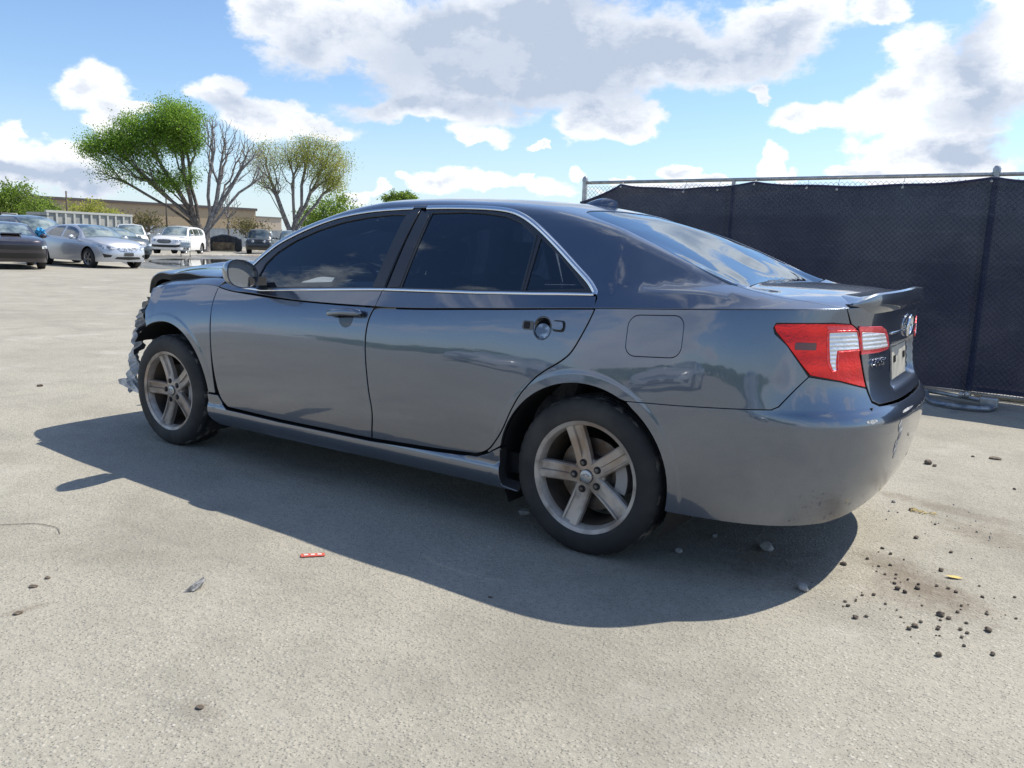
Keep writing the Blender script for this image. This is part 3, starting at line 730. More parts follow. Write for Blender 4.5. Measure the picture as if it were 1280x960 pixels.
# scuffs and pale gouges on the left rear corner of the bumper
sc=mat('paint_scrape',(.42,.43,.44),.6,build=varied((.15,.16,.19),(.55,.55,.54),40,.4,.6))
rnd=random.Random(5)
for cu,cz,w,h in ((1.02,.655,.03,.008),(1.30,.66,.10,.006),(1.205,.61,.018,.030),(1.225,.575,.015,.035),(1.212,.53,.018,.03),(1.23,.49,.012,.02)):
    poly=[(cu+w*(.6+.4*rnd.random())*math.cos(a),cz+h*(.6+.5*rnd.random())*math.sin(a)) for a in np.linspace(0,2*math.pi,13)[:-1]]
    b=MB(); patch(b,bumpP,poly,h=.01,gap=0,flange=0,off=.0012); b.build('scuff_mark',sc,bumper)
# ---- trunk lid
def trunkP(u,z):
    p=wall(u,z)
    y=p[...,1];bx=np.clip((.31-np.abs(y))/.05,0,1);bz=np.clip((z-.735)/.03,0,1)*np.clip((.925-z)/.04,0,1)
    d=bx*bx*(3-2*bx)*bz*bz*(3-2*bz)*.030
    rr=np.clip((z-.94)/.05,0,1)
    p=p.copy() if hasattr(p,'copy') else p
    p[...,0]=p[...,0]+d
    return p
b=MB()
tl=K(.93,UR)+[(UR,.700),(1.25,.702),(1.100,.706),(1.066,.722),(1.056,.774),(1.034,.855),(1.022,.909),(.994,.986),(.962,1.004)]
patch(b,trunkP,tl,h=.018,sym=True,flange=.015,fmi=1)
tt_=[(x-.006,y) for x,y in GLB]+[(-.500,.700)]+TRs[1:]+[tuple(p) for p in CK(.93,UR)[1:]]
patch(b,topP,tt_,h=.022,sym=True,flange=.010,fmi=1)
b.mirrored(); trunk=b.build('trunk_lid',PA,car)
# lip spoiler
b=MB(); V=[];Fc=[];us=np.linspace(.950,UR,34);prof=[(-.135,.001),(-.06,.013),(-.02,.028),(.0,.034),(.009,.029),(.012,.014),(.012,-.018),(.0,-.040),(-.03,-.046)]
for i,u in enumerate(us):
    p=crease(u);n=nrm(wall,u,float(zK(u))-.01);n=np.array([n[0],n[1],0]);n/=np.linalg.norm(n)
    t=min(1,(i+.0)/7);t=t*t*(3-2*t)
    for dx,dz in prof:
        q=p+n*dx*(.25+.75*t); zt=float(topP(q[0],q[1])[2]) if dx<0.0 and dz>-.005 else p[2]
        V.append((q[0],q[1],(zt if dx<=-.05 else float(p[2])+.012)+dz*(.15+.85*t)))
m_=len(prof)
for i in range(len(us)-1):
    for k in range(m_-1): Fc.append((i*m_+k,(i+1)*m_+k,(i+1)*m_+k+1,i*m_+k+1))
Fc.append(tuple(range(m_)))
b.add(V,Fc); b.mirrored(); b.build('lip_spoiler',M['paint'],trunk,auto=35)
# chrome trim bar across the lid and emblem
b=MB(); us=np.linspace(1.215,UR,12); strip_on(b,trunkP,[(float(u),.958) for u in us],.010,.006); b.mirrored(); b.build('chrome_bar',M['chrome'],trunk)
def place_flat(fn,u,z,off):
    p,n=lift(fn,u,z,off);n=Vector(n);x=Vector((0,0,1)).cross(n).normalized();zz=n.cross(x)
    return Matrix(((x.x,zz.x,n.x,p[0]),(x.y,zz.y,n.y,p[1]),(x.z,zz.z,n.z,p[2]),(0,0,0,1)))
def ringmesh(mb,cx,cy,a,b_,w,Mx,n=36,th=.006):
    pts=[Mx@Vector((cx+a*math.cos(t),cy+b_*math.sin(t),th/2)) for t in np.linspace(0,2*math.pi,n+1)]
    mb.tube(pts,w/2,6,cap=False)
b=MB(); Mx=place_flat(trunkP,UR,.972,.006)
ringmesh(b,0,0,.062,.042,.009,Mx); ringmesh(b,0,.0,.022,.040,.008,Mx); ringmesh(b,0,.018,.040,.017,.008,Mx)
b.build('emblem',M['chrome'],trunk)
def text(body,size,Mx,mt,parent,name,ext=.002,shear=.0,bold=0.0):
    cu=bpy.data.curves.new(name,'FONT'); cu.body=body; cu.size=size; cu.extrude=ext; cu.shear=shear; cu.offset=bold; cu.align_x='CENTER'; cu.align_y='CENTER'; cu.space_character=1.05
    t=bpy.data.objects.new('tmp_text',cu); COL.objects.link(t)
    dg=bpy.context.evaluated_depsgraph_get(); me=bpy.data.meshes.new_from_object(t.evaluated_get(dg)); me.name=name
    bpy.data.objects.remove(t); me.transform(Mx); me.materials.clear(); me.materials.append(mt)
    o=bpy.data.objects.new(name,me); COL.objects.link(o); o.parent=parent; return o
text('CAMRY',.036,place_flat(trunkP,1.118,.856,.004)@Matrix.Rotation(R(0),4,'Z'),M['chrome'],trunk,'model_badge',.003,.35,.0012)
# plate holder with bolt slots (no plate)
b=MB(); Mx=place_flat(trunkP,UR,.825,.003)
b.bm(bmesh.new()) if False else None
bmx=bmesh.new(); bmesh.ops.create_cube(bmx,size=1)
for v in bmx.verts: v.co=Vector((v.co.x*.34,v.co.y*.13,v.co.z*.006))
b.bm(bmx,Mx,0,False); b.build('plate_holder',mat('plate_backing',(.36,.35,.31),.6,build=varied((.30,.29,.26),(.44,.42,.37),12)),trunk)
for sx in (-.13,-.10,.10,.13):
    b=MB();bmx=bmesh.new(); bmesh.ops.create_cube(bmx,size=1)
    for v in bmx.verts: v.co=Vector((v.co.x*.007+sx,v.co.y*.028+.015,v.co.z*.004+.005))
    b.bm(bmx,Mx,0,False); b.build('bolt_slot',M['under'],trunk)
# ---- tail lamps
LB=[(.711,1.000),(.80,1.005),(.892,1.006),(.962,1.003),(.984,.990),(1.003,.955),(1.014,.912),(1.014,.896),(1.026,.855),(1.048,.771),(.99,.787),(.935,.803),(.833,.824),(.806,.858),(.755,.926),(.714,.972),(.705,.990)]
LT=[(.992,.996),(1.122,.990),(1.160,.975),(1.183,.950),(1.203,.912),(1.195,.900),(1.120,.894),(1.020,.893),(1.018,.92),(1.006,.96)]
for sgn in (1,-1):
    fl=(lambda m: m) if sgn>0 else (lambda m: m.flipped())
    m=MB(); patch(m,wall,LB,h=.018,gap=.0025,flange=.02,off=.0015,fmi=1); tl_=fl(m).build('tail_lamp',[M['red'],M['under']],car)
    m=MB(); patch(m,wall,inset(LB if area(LB)>0 else LB[::-1],-.004),h=.03,gap=0,flange=0,off=-.006); fl(m).build('lamp_gasket',M['black'],tl_)
    m=MB(); patch(m,wall,[(.884,.974),(.94,.976),(.990,.975),(1.002,.945),(1.010,.914),(.96,.912),(.920,.910),(.918,.87),(.921,.836),(.908,.842),(.897,.868)],h=.012,gap=.0015,flange=.003,off=.0028); fl(m).build('reverse_lens',M['white_lens'],tl_)
    m=MB(); strip_on(m,wall,[(.878,.980),(.990,.981),(1.008,.945),(1.016,.909),(.924,.905)],.005,.003,off=.002); strip_on(m,wall,[(.924,.905),(.926,.84),(.905,.836),(.889,.868),(.878,.980)],.005,.003,off=.002); fl(m).build('lens_rim',M['redpale'],tl_)
    m=MB(); patch(m,wall,[(.868,.998),(.962,.999),(.984,.986),(.878,.984)],h=.012,gap=.001,flange=.001,off=.0028); fl(m).build('top_lens',M['redpale'],tl_)
    m=MB(); patch(m,wall,rrect(.812,.925,.066,.024,.003),h=.012,gap=0,flange=.001,off=.0028); fl(m).build('side_reflector',M['reddark'],tl_)
    m=MB(); patch(m,trunkP,LT,h=.018,gap=.001,flange=.01,off=.005); t2=fl(m).build('inner_tail_lamp',M['redpale'],trunk)
    m=MB(); patch(m,trunkP,[(1.010,.973),(1.06,.970),(1.145,.962),(1.165,.94),(1.183,.912),(1.10,.910),(1.026,.910)],h=.012,gap=0,flange=.002,off=.0068); fl(m).build('reverse_lens',M['white_lens'],t2)
# ---- windscreen, rear glass
b=MB(); g=WSs+[(2.47,.66),(2.55,.50),(2.62,.25),(2.64,0)]
patch(b,topP,g,h=.05,sym=True,gap=.003,flange=.004,off=-.006); b.mirrored(); b.build('windshield',M['glass_clear'],car)
b=MB(); g=GLs+GLB
patch(b,topP,g,h=.04,sym=True,gap=.004,flange=.004,off=-.004); b.mirrored(); rg=b.build('rear_glass',M['glass_rear'],car)
# black ceramic border under the rear glass
b=MB(); gi=[(-.50,0),(-.495,.3),(-.47,.52),(-.44,.60),(-.28,.575),(-.10,.545),(.06,.505),(.17,.46),(.20,.38),(.20,0)]
def ring_patch():
    pass
# ---- crumpled hood, pushed up at the front
def hoodP(x,y):
    x=np.asarray(x,float);y=np.asarray(y,float)
    p=topP(x,y*1.0)
    t=np.clip((x-2.42)/.90,0,1.3)
    lift_=.085*t**1.15+.016*np.sin(x*17+1.3)*np.sin(y*5+.4)*t+.030*np.exp(-((x-2.98)/.09)**2)*t*np.cos(y*2.2)
    curl=-.10*np.clip((x-3.30)/.10,0,1.2)**2
    return np.stack([x,y,p[...,2]+lift_+curl],-1)
b=MB(); hp=[(2.64,0),(2.62,.25),(2.56,.50),(2.46,.70),(2.46,.748),(2.7,.732),(3.0,.700),(3.25,.650),(3.38,.60),(3.42,.45),(3.44,.2),(3.44,0)]
patch(b,hoodP,hp,h=.03,sym=True,gap=.003,flange=.045,fmi=1,edge=.006); b.mirrored(); hood=b.build('crumpled_hood',PA,car)
b=MB(); patch(b,hoodP,hp,h=.06,sym=True,gap=.012,flange=.0,off=-.035); b.mirrored(); b.build('hood_liner',M['under'],hood)
b=MB(); patch(b,topP,[(2.38,.700),(2.46,.66),(2.55,.50),(2.62,.25),(2.64,0),(2.70,0),(2.66,.3),(2.58,.56),(2.47,.745),(2.375,.76)],h=.04,sym=True,gap=0,flange=.03,off=-.02); b.mirrored(); b.build('cowl',M['black'],car)
# ---- torn front end
crk=paint('crumpled_paint',(.052,.058,.072),rough=.45)
pale=mat('torn_plastic',(.6,.6,.6),.5,build=varied((.36,.37,.38),(.78,.77,.75),16))
b=MB(); rnd=random.Random(11)
spine=[(3.09,.800,.83,.018),(3.14,.795,.77,.03),(3.19,.790,.70,.035),(3.235,.785,.62,.04),(3.255,.780,.54,.03),(3.295,.78,.45,.035),(3.315,.775,.37,.04),(3.335,.77,.30,.045),(3.33,.765,.25,.03)]
V=[];N_=6
for i,(x,y,z,w) in enumerate(smooth_poly(spine,n=4)):
    for j in range(N_):
        s_=j/(N_-1)-.5; rj=rnd.uniform(-.009,.009) if j in (0,N_-1) else rnd.uniform(-.005,.005)
        V.append((x+s_*w*2.4+rj,y+.028*math.cos(j*1.9+i*.9)+rnd.uniform(-.008,.008)-abs(s_)*.03,z-s_*.05+rj*.8))
n_=len(V)//N_; Fc=[(i*N_+j,i*N_+j+1,(i+1)*N_+j+1,(i+1)*N_+j) for i in range(n_-1) for j in range(N_-1)]
b.add(V,Fc,None,0,False)
for k in range(len(b.f)): b.mi[k]=0 if (k%(N_-1)) in (0,) and (k//(N_-1))<n_*.6 else 1
tb=b.build('torn_bumper_cover',[crk,pale],car)
so_=tb.modifiers.new('thick','SOLIDIFY'); so_.thickness=.004
b=MB()   # ragged lower flap
V=[(3.33,.775,.31),(3.40,.785,.315),(3.455,.79,.30),(3.45,.785,.272),(3.37,.775,.252),(3.31,.77,.236),(3.23,.76,.225),(3.27,.77,.255)]
b.add(V+[(x,y-.006,z) for x,y,z in V],[tuple(range(8)),tuple(range(15,7,-1))]+[(i,i+8,(i+1)%8+8,(i+1)%8) for i in range(8)],None,0,False)
b.build('torn_flap',pale,car)
b=MB(); b.box((3.30,0,.60),(.05,1.25,.42)); b.box((3.40,0,.52),(.09,1.10,.11),bev=.01); b.build('radiator_support',mat('crash_bar',(.12,.12,.125),.5,metal=.6),car)
for i in range(14):
    b=MB(); b.box((3.14+rnd.uniform(-.08,.08),rnd.uniform(-.66,.40),rnd.uniform(.34,.72)),(rnd.uniform(.03,.14),rnd.uniform(.03,.2),rnd.uniform(.01,.09)),Matrix.Rotation(rnd.uniform(0,3),3,Vector((rnd.random(),rnd.random(),rnd.random())).normalized())); b.build('crushed_bracket',M['black'],car)
b=MB(); hl=[(-3.22,.86),(-3.35,.855),(-3.55,.80),(-3.62,.70),(-3.45,.67),(-3.28,.70),(-3.21,.76)]
patch(b,wall,hl,h=.03,flange=.05); b.flipped().build('headlamp',M['headlens'],car)
b=MB(); patch(b,wall,[(-3.13,.66),(-3.21,.70),(-3.30,.66),(-3.6,.64),(UF,.60),(UF,.28),(-3.6,.24),(-3.22,.22)]+arc(FC[0],FC[1],FRAD,195,139,8),h=.05,flange=.03); b.flipped().build('front_bumper',PA,car)
# ---- floor, cabin
b=MB(); b.add([(3.45,-.72,.24),(3.45,.72,.24),(-.72,.60,.27),(-.72,-.60,.27)],[(0,1,2,3)]); b.box((1.3,0,.30),(1.9,1.60,.09)); b.box((3.05,0,.62),(.62,1.10,.45)); b.box((2.40,0,.60),(.05,1.45,.62)); b.box((-.40,0,.72),(.05,1.35,.70)); b.box((-.15,0,.985),(.55,1.25,.03)); b.build('underbody',M['under'],car)
for cx in (1.40,.35):
    for cy in ((.37,-.37) if cx>1 else (.36,-.36)):
        b=MB(); b.box((cx+.12,cy,.52),(.50,.50 if cx>1 else .62,.16),bev=.05)
        b.box((cx-.16,cy,.80),(.13,.48 if cx>1 else .60,.56),Matrix.Rotation(R(-16),3,'Y'),bev=.05)
        b.box((cx-.265,cy,1.175),(.10,.26,.17),Matrix.Rotation(R(-14),3,'Y'),bev=.04); b.tube([(cx-.25,cy,1.0),(cx-.262,cy,1.12)],.03,6); b.build('front_seat' if cx>1 else 'rear_seat',M['seat'],car)
b=MB(); b.box((2.18,0,.88),(.42,1.40,.18),bev=.05); b.box((2.0,-.0,.72),(.25,1.35,.22),bev=.05); b.box((1.90,.37,.93),(.10,.30,.08),bev=.03); b.build('dashboard',M['dash'],car)
b=MB(); Mx=Matrix.Translation((1.80,.37,.93))@Matrix.Rotation(R(-24),4,'Y')
b.tube([Mx@Vector((0,.185*math.cos(t),.185*math.sin(t))) for t in np.linspace(0,2*math.pi,33)],.015,8,cap=False)
for a in (0,180,270): b.tube([Mx@Vector((0,0,0)),Mx@Vector((0,.18*math.cos(R(a)),.18*math.sin(R(a))))],.016,6)
b.tube([Mx@Vector((0,0,0)),Mx@Vector((.02,0,0))],.055,14); b.tube([(1.82,.37,.92),(2.1,.37,.80)],.025,8)
b.build('steering_wheel',M['dash'],car)
b=MB(); b.box((1.83,.0,1.325),(.03,.22,.07),bev=.012); b.tube([(1.80,0,1.34),(1.72,0,1.40)],.008,6); b.build('inside_mirror',M['dash'],car)
# ---- mirror
def mirror_():
    m=MB();seg=24;V=[];Fc=[];N_=9
    # stack of rounded outlines along x (car forward), closed towards the front
    for i in range(N_):
        t=i/(N_-1);x=1.955+.125*t;s_=math.sqrt(max(0,1-(t*.97)**2.4))
        for k in range(seg):
            a=2*math.pi*k/seg;c,s2=math.cos(a),math.sin(a)
            yy=math.copysign(abs(c)**.72,c)*.108;zz=math.copysign(abs(s2)**.78,s2)*.072
            if c<0: zz*=.80+.2*(1+c)
            V.append((x+.035*(-yy/.108)*.4,.985+yy*s_-.02*t,1.045+zz*s_+.012*yy/.1-.004*t))
    for i in range(N_-1):
        for k in range(seg): Fc.append((i*seg+k,i*seg+(k+1)%seg,(i+1)*seg+(k+1)%seg,(i+1)*seg+k))
    Fc.append(tuple((N_-1)*seg+k for k in range(seg)))
    # inner lip
    b0=len(V)
    for sc_,dx in ((.93,0.0),(.90,.018)):
        for k in range(seg):
            x,y,z=V[k];cx,cy,cz=1.955,.985,1.045;V.append((x+dx,cy+(y-cy)*sc_,cz+(z-cz)*sc_))
    for k in range(seg):
        k2=(k+1)%seg;Fc.append((k,b0+k,b0+k2,k2));Fc.append((b0+k,b0+seg+k,b0+seg+k2,b0+k2))
    m.add(V,Fc)
    g=MB();gl_=[V[b0+seg+k] for k in range(seg)];g.add(gl_,[tuple(range(seg))],None,0,False)
    f=MB();f.prism([(1.97,.985),(2.07,.985),(2.10,1.02),(1.98,1.03)],.82,.93,None)
    return m,g,f
for sgn in (1,-1):
    fl=(lambda m: m) if sgn>0 else (lambda m: m.flipped())
    m,g,f=mirror_()
    mo=fl(m).build('side_mirror',M['paint'],car,recalc=True,auto=50); fl(g).build('mirror_glass',M['mirror'],mo,recalc=True); fl(f).build('mirror_foot',M['black'],mo)
# ---- roof antenna
b=MB();V=[];Fc=[]
for i in range(7):
    t=i/6;x=.53-.17*t;w=.034*math.sin(math.pi*(.15+.8*t))**.6;h_=.045*math.sin(math.pi*min(1,.08+.62*t))**1.1
    z0=float(topP(x,0.)[2])-.004
    for y,z in ((-w,0),(-w*.55,h_*.75),(0,h_),(w*.55,h_*.75),(w,0)): V.append((x,y,z0+z))
for i in range(6):
    for j in range(4): Fc.append((i*5+j,i*5+j+1,(i+1)*5+j+1,(i+1)*5+j))
Fc+=[(0,1,2,3,4),(34,33,32,31,30)]
b.add(V,Fc); b.build('roof_antenna',M['paint'],car,auto=60,recalc=True)
# ---- wheels
def wheel_parts(Mx,R0=.328,RW=.2205,hw=.105):
    """tyre, rim... built round the local Y axis, outer face towards +Y"""
    t=MB(); rb=R0
    prof=[(RW+.002,-hw+.012),(RW+.012,-hw+.002),(RW+.045,-hw-.004),(rb-.03,-hw+.000),(rb-.010,-hw+.012),(rb-.001,-hw+.026)]
    gz=[-.052,-.018,.018,.052]
    for g in gz: prof+=[(rb,g-.006),(rb-.008,g-.004),(rb-.008,g+.004),(rb,g+.006)]
    prof+=[(rb-.001,hw-.026),(rb-.006,hw-.018),(rb-.013,hw-.010),(rb-.030,hw+.000),(rb-.055,hw+.005),(RW+.03,hw+.004),(RW+.016,hw+.0),(RW+.010,hw-.004),(RW+.002,hw-.010)]
    n=len(prof)
    sh={4,5,n-9,n-8,n-7,6,9,n-10,n-13}
    def fn(r,j,k): return r-(.0026 if (j in sh and k%6<2) else 0)
    t.lathe(prof,Mx,seg=240,fn=fn)
    for i in range(len(t.f)): t.mi[i]=1 if (i%(n-1)) in range(4,n-8) else 0
    rim=MB()
    # barrel and lip
    rim.lathe([(RW-.004,hw-.008),(RW+.012,hw-.001),(RW+.014,hw-.004),(RW+.010,hw-.012),(RW-.002,hw-.012),(RW-.006,hw-.016),(RW-.014,hw-.045),(RW-.022,.02),(RW-.022,-.09)],Mx,seg=72,mi=0)
    for i in range(len(rim.f)):
        if (i%8)>=6: rim.mi[i]=1
    # five twin-faced spokes
    for s in range(5):
        a=R(72*s);Rz=Matrix.Rotation(-a,4,'Y')
        r0,r1=.030,RW-.004
        secs=[]
        for i in range(9):
            tt=i/8;r=r0+(r1-r0)*tt;w=.035+.005*tt
            face=hw-.030-.004*math.sin(math.pi*tt)+.014*tt**2
            secs.append((r,w,face))
        V=[];Fc=[];nn=10
        for r,w,fz in secs:
            for y_,z_ in ((-w,-.030),(-w,-.006),(-w+.006,0),(-w*.10,.0),(-w*.02,-.011),(w*.62,-.011),(w*.70,0),(w-.006,0),(w,-.006),(w,-.030)):
                gl=1.0 if r>.095 else 0.0
                zz=z_ if not (z_==-.011) else -.011*gl
                V.append(Mx@(Rz@Vector((r,fz+zz,y_))))
        for i in range(8):
            for k in range(nn-1): Fc.append((i*nn+k,i*nn+k+1,(i+1)*nn+k+1,(i+1)*nn+k))
        rim.add(V,Fc,None,0,False)
    rim.lathe([(.0,hw-.034),(.052,hw-.034),(.060,hw-.038),(.072,hw-.045),(.076,hw-.06)],Mx,seg=40,mi=0)
    nut=[]
    for s in range(5):
        a=R(180+36+72*s+36)
    return t,rim
def make_wheel(cx,cy,left,nm,parent,detail=True,R0=.328,RW=.2205,hw=.105,mats=None,zc_=None):
    Mx=Matrix.Translation((cx,cy,zc_ if zc_ else R0-.004))
    if not left: Mx=Mx@Matrix.Rotation(math.pi,4,'Z')
    hwl=hw
    t,rim=wheel_parts(Mx,R0,RW,hw)
    w=rim.build('wheel',mats or [M['rim'],M['rimdark']],parent,recalc=True,auto=30)
    t.build('tyre',[M['rubber'],M['tread']],w,recalc=True,auto=40)
    if not detail: return w
    b=MB(); b.lathe([(.0,.012),(.150,.012),(.152,.006),(.152,-.006),(.150,-.012),(.0,-.012)],Mx@Matrix.Translation((0,.005,0)),seg=48); b.lathe([(.0,.05),(.075,.05),(.085,.03),(.085,.0)],Mx,seg=32); b.build('brake_disc',M['steel'],w,recalc=True,auto=30)
    b=MB(); sg=1
    for a in np.linspace(R(-35),R(15),8): pass
    pts=[];b.prism([(.118*math.cos(t),.118*math.sin(t)) for t in np.linspace(R(-38),R(20),9)]+[(.168*math.cos(t),.168*math.sin(t)) for t in np.linspace(R(20),R(-38),9)],-.035,.045,Mx@(Matrix.Rotation(R(180),4,'Y') if left else Matrix()),0); b.build('brake_caliper',mat('caliper_grey',(.30,.30,.31),.5,metal=.5),w,recalc=True)
    for s in range(5):
        b=MB();a=R(72*s);c=Vector((.058*math.cos(a),0,-.0575*math.sin(a)))
        # nuts sit in dark wells beside the spoke roots
        b.lathe([(.0155,hw-.0325),(.0155,hw-.0285),(.0001,hw-.0285)],Mx@Matrix.Translation(c),seg=16,mi=1)
        b.lathe([(.0001,hw-.018),(.0085,hw-.020),(.0100,hw-.024),(.0100,hw-.036)],Mx@Matrix.Translation(c),seg=6,mi=0)
        b.build('lug_nut',[M['steel'],M['under']],w,recalc=True,auto=30)
    b=MB(); b.lathe([(.0001,hw-.020),(.022,hw-.0205),(.027,hw-.023),(.029,hw-.036)],Mx,seg=32,mi=0)
    Mf=Mx@Matrix.Translation((0,hw-.0195,0))@Matrix(((-1,0,0,0),(0,0,1,0),(0,1,0,0),(0,0,0,1)))
    ringmesh(b,0,0,.0185,.0130,.0026,Mf,24,.0); ringmesh(b,0,0,.0065,.0125,.0024,Mf,20,.0); ringmesh(b,0,.0055,.0120,.0052,.0024,Mf,20,.0)
    b.build('hub_cap',mat('hub_cap_alloy',(.42,.42,.42),.3,metal=.8),w,recalc=True,auto=40)
    return w
for cx in (0,2.776):
    make_wheel(cx,.785,True,'',car); make_wheel(cx,-.785,False,'',car)

# ==================================================================== measuring helpers
CV=Vector(CAMP);Rv=Vector(RV);Uv=Vector(UV_);Fv=Vector(FV);FPX=cd.lens/36*1280
def pix(x,y,z=0.0):
    "point on the level z seen at photo pixel (x,y)"
    v=Fv+Rv*((x-640)/FPX)-Uv*((y-480)/FPX); t=(z-CV.z)/v.z; return CV+v*t
def at(x,dist,z=0.0):
    "point at a horizontal distance, in the compass direction of photo column x"
    y=284.75+.0367*x; v=Fv+Rv*((x-640)/FPX)-Uv*((y-480)/FPX); v.z=0; v.normalize(); return Vector((CV.x+v.x*dist,CV.y+v.y*dist,z))
def bearing(x):
    p=at(x,10)-CV; return math.atan2(p.y,p.x)
# ==================================================================== ground
def groundf(t,b):
    co=objco(t)
    big=t.noise(co,.35,5,.6); mid=t.noise(co,2.3,6,.62); fine=t.noise(co,38,5,.7); vf=t.noise(co,210,3,.7)
    c=t.mix(t.ss(big,.3,.7),(.350,.331,.276),(.400,.377,.318))
    c=t.mix(t.m('MULTIPLY',t.ss(mid,.42,.72),.50),c,(.245,.235,.20))
    c=t.mix(t.m('MULTIPLY',t.ss(fine,.40,.68),.40),c,(.21,.20,.185))
    c=t.mix(t.m('MULTIPLY',t.ss(vf,.48,.70),.62),c,(.13,.125,.115))
    # pale aggregate chips, denser in worn areas
    v1=t.vor(co,62,'F1','Distance'); v1c=t.vor(co,62,'F1','Color')
    sp=t.new('ShaderNodeSeparateColor'); t.l.new(v1c,sp.inputs[0])
    worn=t.ss(t.noise(t.vadd(co,(7,3,0)),.8,4,.6),.40,.62,.25,1.0)
    chip=t.m('MULTIPLY',t.m('MULTIPLY',t.ss(v1,.42,.20),t.ss(sp.outputs[0],.50,.62)),worn)
    chc=t.mix(sp.outputs[1],(.36,.34,.30),(.60,.58,.53))
    c=t.mix(t.m('MULTIPLY',chip,.5),c,chc)
    v2=t.vor(co,125,'F1','Distance'); v2c=t.vor(co,125,'F1','Color'); sp2=t.new('ShaderNodeSeparateColor'); t.l.new(v2c,sp2.inputs[0])
    chip2=t.m('MULTIPLY',t.ss(v2,.40,.22),t.ss(sp2.outputs[0],.55,.7)); c=t.mix(t.m('MULTIPLY',chip2,.5),c,(.50,.48,.43))
    pit=t.m('MULTIPLY',t.ss(v2,.40,.22),t.ss(sp2.outputs[2],.80,.86)); c=t.mix(t.m('MULTIPLY',pit,.75),c,(.09,.085,.08))
    # brown soil drifted across the slab behind the car, drawn out along the driving direction
    sx=t.new('ShaderNodeSeparateXYZ'); t.l.new(co,sx.inputs[0])
    a=math.atan2(.25,-1.0)
    for (px,py,ang,L,Wd,am) in DIRT:
        ca_,sa_=math.cos(ang),math.sin(ang)
        dx=t.m('SUBTRACT',sx.outputs[0],px); dy=t.m('SUBTRACT',sx.outputs[1],py)
        u=t.m('ADD',t.m('MULTIPLY',dx,ca_/L),t.m('MULTIPLY',dy,sa_/L)); v=t.m('ADD',t.m('MULTIPLY',dx,-sa_/Wd),t.m('MULTIPLY',dy,ca_/Wd))
        r=t.m('SUBTRACT',1.0,t.m('ADD',t.m('MULTIPLY',u,u),t.m('MULTIPLY',v,v)))
        st=t.noise(t.vadd(co,(px,py,0)),9,10,.82)
        k=t.m('MULTIPLY',t.ss(t.m('ADD',r,t.m('MULTIPLY',t.m('SUBTRACT',st,.5),3.6)),.1,1.3),am)
        c=t.mix(k,c,(.155,.125,.095))
    pt=t.noise(t.vadd(co,(21,4,0)),.75,8,.68); c=t.mix(t.m('MULTIPLY',t.ss(pt,.50,.66),.38),c,(.20,.19,.165)); pl=t.noise(t.vadd(co,(3,33,0)),1.1,7,.66); c=t.mix(t.m('MULTIPLY',t.ss(pl,.54,.70),.40),c,(.47,.455,.41))
    # dark dusty streaks and a few hairline cracks
    stv=t.noise(t.vmul(co,(.5,2.2,1)),1.4,6,.65); c=t.mix(t.m('MULTIPLY',t.ss(stv,.55,.78),.35),c,(.16,.155,.145))
    cw=t.vadd(co,t.vmul(t.new('ShaderNodeTexNoise').outputs['Color'],(.5,.5,0)))
    cr=t.vor(cw,.33,'DISTANCE_TO_EDGE'); crm=t.m('MULTIPLY',t.ss(cr,.0022,.0006),t.ss(t.noise(co,.9,3),.58,.64)); 
    t.l.new(c,b.inputs['Base Color'])
    h=t.m('ADD',t.m('MULTIPLY',fine,.35),t.m('ADD',t.m('MULTIPLY',t.ss(v1,.5,.1),.5),t.m('MULTIPLY',vf,.5)))
    bump(t,b,h,.0052,.85)
DIRT=[]
for (x,y,x2,y2,wd,am) in ((1180,650,1300,690,.22,.55),(230,880,270,900,.05,.28),(0,770,60,755,.03,.5),(300,560,420,600,.35,.35),(40,690,260,700,.12,.18),(600,850,800,860,.2,.15),(1080,690,1230,770,.16,.75),(1120,720,1180,770,.28,.5),(900,690,1040,720,.35,.55),(1100,615,1280,660,.10,.65),(560,600,760,700,.30,.25)):
    a_=pix(x,y);b_=pix(x2,y2);d_=b_-a_;DIRT.append(((a_.x+b_.x)/2,(a_.y+b_.y)/2,math.atan2(d_.y,d_.x),d_.length*.75,wd,am))
gm=mat('weathered_asphalt',(.3,.3,.28),.92,build=groundf,spec=.25)
g=MB(); g.add([(-500,-900,0),(900,-900,0),(900,500,0),(-500,500,0)],[(0,1,2,3)],None,0,False)
tag(g.build('ground',gm),'sunlit weathered grey asphalt lot with pale aggregate','ground',kind='structure')
# ==================================================================== chain link fence with screening
A0=Vector((3.42,-5.215,0));B0=Vector((-.92,-4.915,0));FH=2.03
ud=(B0-A0).normalized();nd=Vector((-ud.y,ud.x,0))      # nd towards -y?
if nd.y<0: nd=-nd
def fp(s,z,o=0.0): p=A0+ud*s+nd*o; return Vector((p.x,p.y,z))
Ltot=9.2;SB=(B0-A0).length
fence=empty('chain_link_fence',fp(SB,0)); fl_=fence.location.copy()
tag(fence,'galvanised chain link fence carrying the dark privacy screen','fence')
def rel(mb,root): return mb.xf(Matrix.Translation(-root.location))
galv=mat('galvanised_steel',(.42,.43,.43),.45,metal=.75,build=varied((.36,.37,.37),(.52,.52,.51),14))
posts=[0,SB*.435,SB,SB+2.45,SB+4.9]
for i,s in enumerate(posts):
    m=MB(); big_=(i in(0,2)); r_=.030 if big_ else .021
    m.tube([fp(s,0),fp(s,FH+(.045 if big_ else -.01))],r_,14)
    if big_: m.lathe([(.0001,.03),(.02,.024),(.034,.0),(.034,-.035),(.030,-.035)],Matrix.Translation(fp(s,FH+.045))@Matrix.Rotation(R(90),4,'X'),seg=14)
    rel(m,fence).build('fence_post',galv,fence,auto=40)
